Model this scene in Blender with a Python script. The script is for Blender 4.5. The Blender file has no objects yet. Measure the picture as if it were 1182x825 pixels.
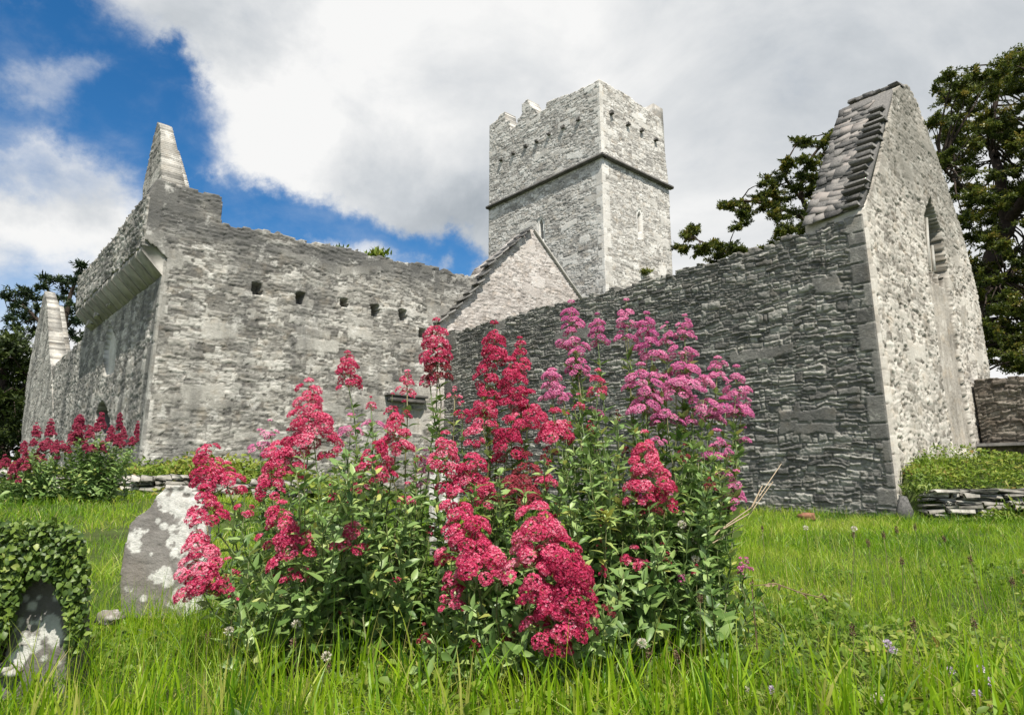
import bpy, math, random
import numpy as np
from mathutils import Vector

# ------------------------------------------------------------------ camera, light, exposure
SC = bpy.context.scene
COL = SC.collection
FPX, TILT, CX, CY, CAMH = 764.0, 0.219, 591.0, 379.6, 0.65
cam = bpy.data.cameras.new("camera")
cam.sensor_width = 36.0
cam.lens = FPX / 1182.0 * 36.0
cam.shift_y = -(412.5 - CY) / 1182.0
cam.clip_start, cam.clip_end = 0.05, 4000.0
camo = bpy.data.objects.new("camera", cam)
COL.objects.link(camo)
camo.location = (0, 0, CAMH)
camo.rotation_euler = (math.pi / 2 + TILT, 0, 0)
SC.camera = camo

SUN_EL = math.radians(58)
SUN_DIR = np.array([0.30, -0.954])            # horizontal, towards the sun
SUN_DIR = SUN_DIR / np.linalg.norm(SUN_DIR)
SUN_AZ = math.atan2(SUN_DIR[0], SUN_DIR[1])   # clockwise from +Y

SC.view_settings.view_transform = 'Standard'
SC.view_settings.look = 'None'
SC.view_settings.exposure = 0.42
SC.view_settings.gamma = 1.0
SC.cycles.max_bounces = 6
SC.cycles.transparent_max_bounces = 4
SC.cycles.use_denoising = True


def unit_ray(px, py):
    x = (px - CX) / FPX
    v = -(py - CY) / FPX
    return np.array([x, math.cos(TILT) - v * math.sin(TILT), math.sin(TILT) + v * math.cos(TILT)])


def build_world():
    w = bpy.data.worlds.new("World")
    SC.world = w
    w.use_nodes = True
    nt = w.node_tree
    nt.nodes.clear()
    N, L = nt.nodes.new, nt.links.new

    def val(sock, v):
        if isinstance(v, (int, float)):
            sock.default_value = v
        else:
            L(v, sock)

    def m(op, a, b=0.0, c=0.0, clamp=False):
        n = N('ShaderNodeMath')
        n.operation = op
        n.use_clamp = clamp
        val(n.inputs[0], a), val(n.inputs[1], b), val(n.inputs[2], c)
        return n.outputs[0]

    out = N('ShaderNodeOutputWorld')
    sky = N('ShaderNodeTexSky')
    sky.sky_type = 'NISHITA'
    sky.sun_disc = False
    sky.sun_elevation = SUN_EL
    sky.sun_rotation = SUN_AZ
    sky.altitude = 50
    sky.air_density = 1.0
    sky.dust_density = 0.25
    sky.ozone_density = 2.5
    hs = N('ShaderNodeHueSaturation')
    hs.inputs['Saturation'].default_value = 1.36
    hs.inputs['Value'].default_value = 0.95
    L(sky.outputs[0], hs.inputs['Color'])
    tc = N('ShaderNodeTexCoord')
    d = tc.outputs['Generated']

    def noise(scale, detail, rough, vec, dist=0.0):
        n = N('ShaderNodeTexNoise')
        n.inputs['Scale'].default_value = scale
        n.inputs['Detail'].default_value = detail
        n.inputs['Roughness'].default_value = rough
        n.inputs['Distortion'].default_value = dist
        L(vec, n.inputs['Vector'])
        return n.outputs['Fac']

    mp = N('ShaderNodeMapping')
    mp.inputs['Scale'].default_value = (1.0, 1.0, 1.5)
    mp.inputs['Location'].default_value = (0.37, 1.9, 0.2)
    L(d, mp.inputs['Vector'])
    n1 = noise(3.2, 9, 0.58, mp.outputs[0], 0.4)
    n2 = noise(9.0, 8, 0.62, mp.outputs[0], 0.2)
    n3 = noise(1.7, 5, 0.5, mp.outputs[0], 0.3)
    # warped direction, so that cloud edges are ragged
    nv = N('ShaderNodeTexNoise')
    nv.inputs['Scale'].default_value = 7.0
    nv.inputs['Detail'].default_value = 9
    nv.inputs['Roughness'].default_value = 0.62
    L(d, nv.inputs['Vector'])
    sub = N('ShaderNodeVectorMath')
    sub.operation = 'SUBTRACT'
    L(nv.outputs['Color'], sub.inputs[0])
    sub.inputs[1].default_value = (0.5, 0.5, 0.5)
    mad = N('ShaderNodeVectorMath')
    mad.operation = 'MULTIPLY_ADD'
    L(sub.outputs[0], mad.inputs[0])
    mad.inputs[1].default_value = (0.18, 0.18, 0.18)
    L(d, mad.inputs[2])
    dw = mad.outputs[0]

    def blob(p0, p1, r0, r1):
        """1 inside a capsule between two sky directions, falling to 0 between chord radius r0 and r1"""
        a = unit_ray(*p0); a /= np.linalg.norm(a)
        b = unit_ray(*p1); b /= np.linalg.norm(b)
        ab = b - a
        l2 = float(ab @ ab) + 1e-9
        s = N('ShaderNodeVectorMath'); s.operation = 'SUBTRACT'
        L(dw, s.inputs[0]); s.inputs[1].default_value = a
        dt = N('ShaderNodeVectorMath'); dt.operation = 'DOT_PRODUCT'
        L(s.outputs[0], dt.inputs[0]); dt.inputs[1].default_value = ab / l2
        t = m('MULTIPLY', dt.outputs['Value'], 1.0, clamp=True)
        sc_ = N('ShaderNodeVectorMath'); sc_.operation = 'SCALE'
        sc_.inputs[0].default_value = ab
        L(t, sc_.inputs['Scale'])
        df = N('ShaderNodeVectorMath'); df.operation = 'DISTANCE'
        L(s.outputs[0], df.inputs[0]); L(sc_.outputs[0], df.inputs[1])
        mr = N('ShaderNodeMapRange')
        mr.interpolation_type = 'SMOOTHSTEP'
        L(df.outputs['Value'], mr.inputs['Value'])
        mr.inputs['From Min'].default_value = r0
        mr.inputs['From Max'].default_value = r1
        mr.inputs['To Min'].default_value = 1.0
        mr.inputs['To Max'].default_value = 0.0
        return mr.outputs[0]

    hole = m('MAXIMUM', blob((45, 55), (180, 150), 0.045, 0.13), blob((-200, 60), (40, 70), 0.05, 0.12))
    hole = m('MAXIMUM', hole, blob((150, 90), (205, 85), 0.015, 0.06))
    hole = m('MAXIMUM', hole, blob((215, 190), (290, 250), 0.015, 0.065))
    hole = m('MAXIMUM', hole, blob((290, 252), (400, 270), 0.03, 0.075))
    hole = m('MAXIMUM', hole, blob((400, 276), (515, 300), 0.024, 0.07))
    hole = m('MAXIMUM', hole, m('MULTIPLY', blob((-60, 345), (60, 340), 0.0, 0.09), 0.72))
    hole = m('MAXIMUM', hole, m('MULTIPLY', blob((-40, 150), (30, 140), 0.0, 0.07), 0.75))
    hole = m('MAXIMUM', hole, m('MULTIPLY', blob((-40, 195), (150, 175), 0.01, 0.07), 0.62))
    puff2 = m('MULTIPLY', blob((70, 185), (150, 215), 0.0, 0.075), 0.2)
    wisp = m('MULTIPLY', blob((-10, 110), (90, 95), 0.0, 0.05), 0.42)
    thin = m('MULTIPLY', blob((380, 297), (500, 303), 0.0, 0.03), 0.45)
    cov = m('SUBTRACT', 1.0, m('MULTIPLY', hole, 1.0))
    cov = m('ADD', cov, m('ADD', puff2, m('ADD', wisp, thin)))
    cov = m('ADD', cov, m('MULTIPLY', m('SUBTRACT', n1, 0.5), 0.55))
    cov = m('ADD', cov, m('MULTIPLY', m('SUBTRACT', n2, 0.5), 0.75))
    sx = N('ShaderNodeSeparateXYZ')
    L(d, sx.inputs[0])
    cl_ = N('ShaderNodeMapRange')          # the sky clears behind the camera, around the sun
    L(sx.outputs['Y'], cl_.inputs['Value'])
    cl_.inputs['From Min'].default_value = -0.35
    cl_.inputs['From Max'].default_value = 0.25
    cl_.inputs['To Min'].default_value = 0.52
    cl_.inputs['To Max'].default_value = 0.0
    cov = m('SUBTRACT', cov, cl_.outputs[0])
    mr = N('ShaderNodeMapRange')
    mr.interpolation_type = 'SMOOTHSTEP'
    L(cov, mr.inputs['Value'])
    mr.inputs['From Min'].default_value = -0.08
    mr.inputs['From Max'].default_value = 0.95
    fac = mr.outputs[0]
    # cloud brightness: white bodies with grey undersides
    grey = m('MULTIPLY', blob((430, 225), (560, 262), 0.0, 0.16), 0.40)
    grey = m('MAXIMUM', grey, m('MULTIPLY', blob((560, 270), (560, 150), 0.0, 0.2), 0.20))
    grey = m('MAXIMUM', grey, m('MULTIPLY', blob((1050, 60), (1250, 0), 0.03, 0.40), 0.20))
    grey = m('MAXIMUM', grey, m('MULTIPLY', blob((850, 150), (950, 100), 0.0, 0.3), 0.12))
    grey = m('MAXIMUM', grey, m('MULTIPLY', blob((210, 20), (300, 30), 0.0, 0.10), 0.30))
    grey = m('MAXIMUM', grey, m('MULTIPLY', blob((-20, 240), (110, 215), 0.0, 0.07), 0.32))
    grey = m('MAXIMUM', grey, m('MULTIPLY', blob((-20, 310), (30, 310), 0.0, 0.06), 0.25))
    lum = m('SUBTRACT', m('ADD', 0.84, m('MULTIPLY', m('MAXIMUM', blob((240, 190), (420, 130), 0.02, 0.24), blob((40, 270), (130, 300), 0.01, 0.10)), 0.18)), grey)
    lum = m('ADD', lum, m('MULTIPLY', m('SUBTRACT', n3, 0.5), 0.30))
    lum = m('ADD', lum, m('MULTIPLY', m('SUBTRACT', n1, 0.5), 1.05))
    lum = m('ADD', lum, m('MULTIPLY', m('SUBTRACT', n2, 0.5), 0.20), clamp=True)
    cr = N('ShaderNodeValToRGB')
    e = cr.color_ramp.elements
    e[0].position, e[0].color = 0.10, (0.20, 0.235, 0.27, 1)
    e[1].position, e[1].color = 0.95, (0.70, 0.70, 0.695, 1)
    x = e.new(0.55); x.color = (0.45, 0.475, 0.50, 1)
    L(lum, cr.inputs['Fac'])
    bg1 = N('ShaderNodeBackground')
    L(hs.outputs[0], bg1.inputs['Color'])
    bg1.inputs['Strength'].default_value = 0.105
    bg2 = N('ShaderNodeBackground')
    L(cr.outputs[0], bg2.inputs['Color'])
    bg2.inputs['Strength'].default_value = 1.0
    mix = N('ShaderNodeMixShader')
    L(fac, mix.inputs[0]); L(bg1.outputs[0], mix.inputs[1]); L(bg2.outputs[0], mix.inputs[2])
    L(mix.outputs[0], out.inputs['Surface'])


build_world()
sun = bpy.data.lights.new("sun", 'SUN')
sun.energy = 5.0
sun.angle = math.radians(0.53)
sun.color = (1.0, 0.94, 0.84)
suno = bpy.data.objects.new("sun", sun)
COL.objects.link(suno)
_sd = Vector((SUN_DIR[0] * math.cos(SUN_EL), SUN_DIR[1] * math.cos(SUN_EL), math.sin(SUN_EL)))
suno.rotation_euler = (-_sd).to_track_quat('-Z', 'Y').to_euler()
suno.location = (5, -12, 20)

# ------------------------------------------------------------------ helpers
CAMP = np.array([0, 0, CAMH])
YAW = 0.726
DA = np.array([-math.sin(YAW), math.cos(YAW), 0.0])   # recedes to the left
DB = np.array([math.cos(YAW), math.sin(YAW), 0.0])    # recedes to the right
UP = np.array([0, 0, 1.0])


def at_depth(px, py, Y):
    r = unit_ray(px, py)
    return CAMP + r * (Y / r[1])


def on_ground(px, py, z=0.0):
    r = unit_ray(px, py)
    return CAMP + r * ((z - CAMH) / r[2])


class Plane:
    """a vertical plane through P along the horizontal direction d"""
    def __init__(s, P, d):
        s.P, s.d = np.array(P, float), np.array(d, float)
        s.P[2] = 0
        s.n = np.array([-s.d[1], s.d[0], 0.0])

    def hit(s, px, py):
        r = unit_ray(px, py)
        t = (s.n @ (s.P - CAMP)) / (s.n @ r)
        return CAMP + r * t

    def uz(s, px, py):
        q = s.hit(px, py)
        return (float((q - s.P) @ s.d), float(q[2]))

    def poly(s, pts):
        return [s.uz(*p) for p in pts]

    def moved(s, v):
        return Plane(s.P + v, s.d)

    def pt(s, u, z):
        return s.P + s.d * u + UP * z


def _hash(ix, iy, seed):
    h = (ix.astype(np.int64) * 374761393 + iy.astype(np.int64) * 668265263 + seed * 1442695041) & 0x7fffffff
    h = ((h ^ (h >> 13)) * 1274126177) & 0x7fffffff
    h = ((h ^ (h >> 16)) * 974711) & 0x7fffffff
    return ((h ^ (h >> 15)) & 0xffffff) / float(0xffffff)


def vnoise(x, y, seed=0):
    x, y = np.asarray(x, float), np.asarray(y, float)
    ix, iy = np.floor(x), np.floor(y)
    fx, fy = x - ix, y - iy
    fx, fy = fx * fx * (3 - 2 * fx), fy * fy * (3 - 2 * fy)
    a, b = _hash(ix, iy, seed), _hash(ix + 1, iy, seed)
    c, d = _hash(ix, iy + 1, seed), _hash(ix + 1, iy + 1, seed)
    return (a + (b - a) * fx) * (1 - fy) + (c + (d - c) * fx) * fy - 0.5


def fbm(x, y, seed=0, o=4):
    s, a = 0.0, 1.0
    for k in range(o):
        s = s + a * vnoise(x * 2 ** k + k * 17.3, y * 2 ** k - k * 9.1, seed + k)
        a *= 0.5
    return s


def sstep(a, b, x):
    t = np.clip((x - a) / (b - a), 0, 1)
    return t * t * (3 - 2 * t)


def inside(poly, x, y):
    r = np.zeros(x.shape, bool)
    n = len(poly)
    for i in range(n):
        x0, y0 = poly[i]
        x1, y1 = poly[(i + 1) % n]
        if y0 == y1:
            continue
        c = (y0 > y) != (y1 > y)
        r ^= c & (x < (x1 - x0) * (y - y0) / (y1 - y0) + x0)
    return r


def mesh_obj(name, V, faces, mats, parent=None, attrs=None, midx=None, smooth=False, loc=None):
    """faces: list of int arrays (n,3) or (n,4) in world coordinates; the origin is loc (or the parent's)"""
    V = np.asarray(V, float).reshape(-1, 3)
    if parent is not None:
        org = np.array(parent.matrix_world_loc) if hasattr(parent, 'matrix_world_loc') else np.array(parent['_org'])
    elif loc is not None:
        org = np.array(loc, float)
    else:
        org = np.array([V[:, 0].mean(), V[:, 1].mean(), V[:, 2].min()])
    me = bpy.data.meshes.new(name)
    fs = [np.asarray(f, np.int32) for f in faces if len(f)]
    nl = sum(f.size for f in fs)
    npoly = sum(len(f) for f in fs)
    me.vertices.add(len(V))
    me.vertices.foreach_set('co', (V - org).astype(np.float32).ravel())
    me.loops.add(nl)
    me.loops.foreach_set('vertex_index', np.concatenate([f.ravel() for f in fs]))
    me.polygons.add(npoly)
    tot = np.concatenate([np.full(len(f), f.shape[1], np.int32) for f in fs])
    st = np.concatenate([[0], np.cumsum(tot)[:-1]]).astype(np.int32)
    me.polygons.foreach_set('loop_start', st)
    try:
        me.polygons.foreach_set('loop_total', tot)
    except Exception:
        pass
    if midx is not None:
        me.polygons.foreach_set('material_index', np.asarray(midx, np.int32))
    if smooth:
        me.polygons.foreach_set('use_smooth', np.ones(npoly, bool))
    me.update(calc_edges=True)
    for k, a in (attrs or {}).items():
        a = np.asarray(a, np.float32)
        if a.ndim == 1:
            me.attributes.new(k, 'FLOAT', 'POINT').data.foreach_set('value', a)
        else:
            me.attributes.new(k, 'FLOAT_VECTOR', 'POINT').data.foreach_set('vector', a.ravel())
    for mt in (mats if isinstance(mats, (list, tuple)) else [mats]):
        me.materials.append(mt)
    o = bpy.data.objects.new(name, me)
    COL.objects.link(o)
    o['_org'] = [float(x) for x in org]
    if parent is not None:
        o.parent = parent
    else:
        o.location = org
    return o


def thing(name, loc, label, cat, group=None):
    o = bpy.data.objects.new(name, None)
    o.empty_display_size = 0.3
    COL.objects.link(o)
    o.location = [float(x) for x in loc]
    o['_org'] = [float(x) for x in loc]
    o['label'], o['category'] = label, cat
    if group:
        o['group'] = group
    return o


def tag(o, label=None, cat=None, group=None, kind=None):
    if label:
        o['label'] = label
    if cat:
        o['category'] = cat
    if group:
        o['group'] = group
    if kind:
        o['kind'] = kind
    return o


class MB:
    """collects verts and faces of several primitives for one mesh"""
    def __init__(s):
        s.V, s.F3, s.F4, s.T, s.n = [], [], [], [], 0
        s.m3, s.m4 = [], []

    def add(s, V, F3=None, F4=None, tone=0.5, mi=0):
        V = np.asarray(V, float).reshape(-1, 3)
        s.V.append(V)
        s.T.append(np.broadcast_to(np.asarray(tone, float), (len(V),)))
        if F3 is not None and len(F3):
            s.F3.append(np.asarray(F3) + s.n)
            s.m3.append(np.full(len(F3), mi))
        if F4 is not None and len(F4):
            s.F4.append(np.asarray(F4) + s.n)
            s.m4.append(np.full(len(F4), mi))
        s.n += len(V)

    def box(s, c, ax, h, tone=0.5, jit=0.0, rng=None, mi=0, bev=0.0):
        """box at c with unit axes ax (3 rows) and half sizes h; bev chamfers its edges"""
        c, ax, h = np.asarray(c, float), np.asarray(ax, float), np.asarray(h, float)
        if bev > 0:
            V = []
            for a in (-1, 1):
                for b in (-1, 1):
                    for d in (-1, 1):
                        for k in range(3):
                            q = np.array([a, b, d], float) * h
                            for j in range(3):
                                if j != k:
                                    q[j] -= np.sign(q[j]) * min(bev, h[j] * 0.6)
                            V.append(q)
            V = np.array(V)
            if jit and rng is not None:
                jj = rng.normal(0, jit, (8, 3)).repeat(3, 0)
                V = V + jj

            def vi(a, b, d, k):
                return ((a * 2 + b) * 2 + d) * 3 + k
            F4, F3 = [], []
            for k in range(3):
                o1, o2 = [j for j in range(3) if j != k]
                for sg in (0, 1):
                    f = []
                    for p, q in ((0, 0), (1, 0), (1, 1), (0, 1)):
                        t = [0, 0, 0]
                        t[k], t[o1], t[o2] = sg, p, q
                        f.append(vi(*t, k))
                    F4.append(f)
            for k in range(3):      # chamfers along axis k
                o1, o2 = [j for j in range(3) if j != k]
                for p in (0, 1):
                    for q in (0, 1):
                        t0, t1 = [0, 0, 0], [0, 0, 0]
                        t0[o1] = t1[o1] = p
                        t0[o2] = t1[o2] = q
                        t1[k] = 1
                        F4.append([vi(*t0, o1), vi(*t1, o1), vi(*t1, o2), vi(*t0, o2)])
            for a in (0, 1):
                for b in (0, 1):
                    for d in (0, 1):
                        F3.append([vi(a, b, d, 0), vi(a, b, d, 1), vi(a, b, d, 2)])
            s.add(c + V @ ax, F3, F4, tone, mi)
            return
        V = np.array([[a, b, d] for a in (-1, 1) for b in (-1, 1) for d in (-1, 1)], float) * h
        if jit and rng is not None:
            V = V + rng.normal(0, jit, V.shape)
        s.add(c + V @ ax, None, [[0, 1, 3, 2], [4, 6, 7, 5], [0, 4, 5, 1], [2, 3, 7, 6], [0, 2, 6, 4], [1, 5, 7, 3]], tone, mi)

    def tube(s, P, R, sides=6, tone=0.5, mi=0):
        P = np.asarray(P, float)
        R = np.broadcast_to(np.asarray(R, float), (len(P),))
        T = np.gradient(P, axis=0)
        T /= np.linalg.norm(T, axis=1)[:, None] + 1e-12
        ref = np.array([0.31, 0.95, 0.05]) if abs(T[0][2]) > 0.6 else np.array([0.05, 0.1, 1.0])
        A = np.cross(T, ref)
        A /= np.linalg.norm(A, axis=1)[:, None] + 1e-12
        Bv = np.cross(T, A)
        th = np.arange(sides) * 2 * math.pi / sides
        ring = (A[:, None, :] * np.cos(th)[None, :, None] + Bv[:, None, :] * np.sin(th)[None, :, None]) * R[:, None, None]
        V = (P[:, None, :] + ring).reshape(-1, 3)
        F = []
        for i in range(len(P) - 1):
            for k in range(sides):
                k2 = (k + 1) % sides
                F.append([i * sides + k, i * sides + k2, (i + 1) * sides + k2, (i + 1) * sides + k])
        n = len(V)
        V = np.vstack([V, P[-1] + T[-1] * R[-1] * 0.5])
        F3 = [[(len(P) - 1) * sides + k, (len(P) - 1) * sides + (k + 1) % sides, n] for k in range(sides)]
        s.add(V, F3, F, tone, mi)

    def prism(s, pl, poly, n_out, front, back, tone=0.5):
        """outline poly in plane pl extruded from +front to -back along n_out"""
        k = len(poly)
        f = np.array([pl.pt(u, z) + n_out * front for u, z in poly])
        b = np.array([pl.pt(u, z) - n_out * back for u, z in poly])
        cf, cb = f.mean(0), b.mean(0)
        V = np.vstack([f, b, cf[None], cb[None]])
        F4 = [[i, (i + 1) % k, (i + 1) % k + k, i + k] for i in range(k)]
        F3 = [[(i + 1) % k, i, 2 * k] for i in range(k)] + [[i + k, (i + 1) % k + k, 2 * k + 1] for i in range(k)]
        s.add(V, F3, F4, tone)

    def build(s, name, mats, parent=None, smooth=False, loc=None, extra=None):
        V = np.vstack(s.V)
        fs, mi = [], []
        if s.F3:
            fs.append(np.vstack(s.F3)); mi.append(np.concatenate(s.m3))
        if s.F4:
            fs.append(np.vstack(s.F4)); mi.append(np.concatenate(s.m4))
        at = {'tone': np.concatenate(s.T)}
        return mesh_obj(name, V, fs, mats, parent, at, np.concatenate(mi), smooth, loc)


# ------------------------------------------------------------------ materials
def new_mat(name):
    mt = bpy.data.materials.new(name)
    mt.use_nodes = True
    nt = mt.node_tree
    nt.nodes.clear()
    return mt, nt, nt.nodes.new, nt.links.new


def ramp(N, stops):
    cr = N('ShaderNodeValToRGB')
    e = cr.color_ramp.elements
    while len(e) < len(stops):
        e.new(0.5)
    for k, (p, c) in enumerate(stops):
        e[k].position = p
        e[k].color = (c[0], c[1], c[2], 1)
    return cr


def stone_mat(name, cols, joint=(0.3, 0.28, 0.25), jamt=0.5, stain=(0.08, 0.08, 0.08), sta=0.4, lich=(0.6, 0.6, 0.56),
              la=0.3, vs=(2.2, 0.25), bump=1.0, lscale=2.2, lthr=0.56, top=0.0, grain=0.62):
    mt, nt, N, L = new_mat(name)
    out = N('ShaderNodeOutputMaterial')
    bs = N('ShaderNodeBsdfPrincipled')
    bs.inputs['Roughness'].default_value = 0.92
    bs.inputs['Specular IOR Level'].default_value = 0.2
    L(bs.outputs[0], out.inputs['Surface'])

    def attr(n):
        a = N('ShaderNodeAttribute')
        a.attribute_name = n
        return a
    p = attr('puv').outputs['Vector']
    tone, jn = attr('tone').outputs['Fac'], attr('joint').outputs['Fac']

    def noise(vec, scale, det=6, rough=0.6):
        n = N('ShaderNodeTexNoise')
        n.inputs['Scale'].default_value = scale
        n.inputs['Detail'].default_value = det
        n.inputs['Roughness'].default_value = rough
        L(vec, n.inputs['Vector'])
        return n.outputs['Fac']

    def m(op, a, b, clamp=False):
        n = N('ShaderNodeMath')
        n.operation = op
        n.use_clamp = clamp
        for i, v in enumerate((a, b)):
            if isinstance(v, (int, float)):
                n.inputs[i].default_value = v
            else:
                L(v, n.inputs[i])
        return n.outputs[0]

    def mix(f, a, b, mode='MIX'):
        n = N('ShaderNodeMix')
        n.data_type = 'RGBA'
        n.blend_type = mode
        if isinstance(f, (int, float)):
            n.inputs[0].default_value = f
        else:
            L(f, n.inputs[0])
        for i, v in ((6, a), (7, b)):
            if isinstance(v, tuple):
                n.inputs[i].default_value = (*v, 1)
            else:
                L(v, n.inputs[i])
        return n.outputs[2]
    nf = noise(p, 13.0, 9, 0.74)
    nl = noise(p, 1.1, 5, 0.6)
    t = m('ADD', m('MULTIPLY', tone, 0.66), m('MULTIPLY', nf, grain + 0.1))
    t = m('ADD', t, m('MULTIPLY', m('SUBTRACT', nl, 0.5), 0.7))
    t = m('SUBTRACT', t, 0.19, True)
    cr = ramp(N, [(0.12, cols[0]), (0.5, cols[1]), (0.88, cols[2])])
    L(t, cr.inputs['Fac'])
    c = cr.outputs[0]
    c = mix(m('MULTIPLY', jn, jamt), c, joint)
    # brownish / ochre variation
    ns = noise(p, 3.1, 4, 0.6)
    rr = ramp(N, [(0.52, (0, 0, 0)), (0.75, (1, 1, 1))])
    L(ns, rr.inputs['Fac'])
    c = mix(m('MULTIPLY', rr.outputs[0], 0.35), c, tuple(x * y for x, y in zip(cols[1], (1.15, 0.98, 0.78))))
    # run-off stains, stretched vertically
    mp = N('ShaderNodeMapping')
    mp.inputs['Scale'].default_value = (vs[0], vs[1], 1)
    L(p, mp.inputs['Vector'])
    nst = noise(mp.outputs[0], 1.0, 5, 0.62)
    rs = ramp(N, [(0.47, (0, 0, 0)), (0.66, (1, 1, 1))])
    L(nst, rs.inputs['Fac'])
    c = mix(m('MULTIPLY', rs.outputs[0], sta), c, stain)
    if top:
        tp = attr('wet').outputs['Fac']
        c = mix(m('MULTIPLY', tp, top), c, stain)
    # pale lichen
    nlc = noise(p, lscale, 9, 0.72)
    rl = ramp(N, [(lthr, (0, 0, 0)), (lthr + 0.07, (1, 1, 1))])
    L(nlc, rl.inputs['Fac'])
    c = mix(m('MULTIPLY', rl.outputs[0], la), c, lich)
    L(c, bs.inputs['Base Color'])
    b1 = N('ShaderNodeBump')
    b1.inputs['Strength'].default_value = 0.75 * bump
    b1.inputs['Distance'].default_value = 0.03
    L(noise(p, 13.0, 9, 0.7), b1.inputs['Height'])
    b2 = N('ShaderNodeBump')
    b2.inputs['Strength'].default_value = 0.6 * bump
    b2.inputs['Distance'].default_value = 0.008
    L(noise(p, 60.0, 6, 0.7), b2.inputs['Height'])
    L(b1.outputs[0], b2.inputs['Normal'])
    L(b2.outputs[0], bs.inputs['Normal'])
    return mt


def leaf_mat(name, stops, trans=0.35, rough=0.5, gloss=0.12, tcol=None):
    mt, nt, N, L = new_mat(name)
    out = N('ShaderNodeOutputMaterial')
    a = N('ShaderNodeAttribute')
    a.attribute_name = 'tone'
    cr = ramp(N, stops)
    L(a.outputs['Fac'], cr.inputs['Fac'])
    bs = N('ShaderNodeBsdfPrincipled')
    bs.inputs['Roughness'].default_value = rough
    bs.inputs['Specular IOR Level'].default_value = gloss * 2
    L(cr.outputs[0], bs.inputs['Base Color'])
    tr = N('ShaderNodeBsdfTranslucent')
    if tcol:
        mx = N('ShaderNodeMix'); mx.data_type = 'RGBA'; mx.blend_type = 'MULTIPLY'
        mx.inputs[0].default_value = 1.0
        L(cr.outputs[0], mx.inputs[6]); mx.inputs[7].default_value = (*tcol, 1)
        L(mx.outputs[2], tr.inputs['Color'])
    else:
        L(cr.outputs[0], tr.inputs['Color'])
    ms = N('ShaderNodeMixShader')
    ms.inputs[0].default_value = trans
    L(bs.outputs[0], ms.inputs[1]); L(tr.outputs[0], ms.inputs[2])
    L(ms.outputs[0], out.inputs['Surface'])
    return mt


def plain_mat(name, stops, rough=0.8, nscale=12.0, bump=0.4, coord='Object', bd=0.01):
    mt, nt, N, L = new_mat(name)
    out = N('ShaderNodeOutputMaterial')
    bs = N('ShaderNodeBsdfPrincipled')
    bs.inputs['Roughness'].default_value = rough
    bs.inputs['Specular IOR Level'].default_value = 0.2
    L(bs.outputs[0], out.inputs['Surface'])
    tc = N('ShaderNodeTexCoord')
    n = N('ShaderNodeTexNoise')
    n.inputs['Scale'].default_value = nscale
    n.inputs['Detail'].default_value = 8
    n.inputs['Roughness'].default_value = 0.65
    L(tc.outputs[coord], n.inputs['Vector'])
    a = N('ShaderNodeAttribute')
    a.attribute_name = 'tone'
    ad = N('ShaderNodeMath'); ad.operation = 'MULTIPLY_ADD'
    L(a.outputs['Fac'], ad.inputs[0]); ad.inputs[1].default_value = 0.55
    sb = N('ShaderNodeMath'); sb.operation = 'MULTIPLY_ADD'
    L(n.outputs['Fac'], sb.inputs[0]); sb.inputs[1].default_value = 1.1; sb.inputs[2].default_value = -0.33
    L(sb.outputs[0], ad.inputs[2])
    cr = ramp(N, stops)
    L(ad.outputs[0], cr.inputs['Fac'])
    L(cr.outputs[0], bs.inputs['Base Color'])
    b = N('ShaderNodeBump')
    b.inputs['Strength'].default_value = bump
    b.inputs['Distance'].default_value = bd
    L(n.outputs['Fac'], b.inputs['Height'])
    L(b.outputs[0], bs.inputs['Normal'])
    return mt


M = {}
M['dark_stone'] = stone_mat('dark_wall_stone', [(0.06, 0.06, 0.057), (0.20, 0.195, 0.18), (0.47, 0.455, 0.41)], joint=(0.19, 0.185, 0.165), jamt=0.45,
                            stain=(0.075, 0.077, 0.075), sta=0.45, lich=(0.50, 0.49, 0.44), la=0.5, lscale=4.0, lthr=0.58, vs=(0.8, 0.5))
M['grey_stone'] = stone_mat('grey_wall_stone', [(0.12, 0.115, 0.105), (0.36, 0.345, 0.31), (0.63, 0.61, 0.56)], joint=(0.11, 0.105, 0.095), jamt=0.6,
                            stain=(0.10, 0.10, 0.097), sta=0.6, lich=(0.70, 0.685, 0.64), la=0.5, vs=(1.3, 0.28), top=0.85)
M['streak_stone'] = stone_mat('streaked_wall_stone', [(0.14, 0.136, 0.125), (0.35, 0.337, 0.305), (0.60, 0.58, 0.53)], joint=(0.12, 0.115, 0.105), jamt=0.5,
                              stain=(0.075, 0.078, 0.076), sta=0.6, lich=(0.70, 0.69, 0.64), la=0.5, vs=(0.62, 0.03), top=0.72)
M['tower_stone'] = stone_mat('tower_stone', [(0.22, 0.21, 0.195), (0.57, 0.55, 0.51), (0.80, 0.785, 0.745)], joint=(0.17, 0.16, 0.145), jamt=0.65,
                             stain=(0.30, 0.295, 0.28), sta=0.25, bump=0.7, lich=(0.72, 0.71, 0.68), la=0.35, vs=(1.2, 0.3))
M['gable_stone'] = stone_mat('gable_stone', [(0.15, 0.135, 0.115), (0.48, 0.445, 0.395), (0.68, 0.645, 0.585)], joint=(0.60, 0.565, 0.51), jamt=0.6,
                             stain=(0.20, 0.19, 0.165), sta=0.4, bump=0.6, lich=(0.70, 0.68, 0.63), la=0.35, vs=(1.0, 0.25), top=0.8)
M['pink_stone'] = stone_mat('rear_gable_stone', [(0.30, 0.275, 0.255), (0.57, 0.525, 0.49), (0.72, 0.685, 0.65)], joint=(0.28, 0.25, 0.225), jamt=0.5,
                            stain=(0.30, 0.275, 0.25), sta=0.3, lich=(0.68, 0.65, 0.61), la=0.3)
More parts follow.
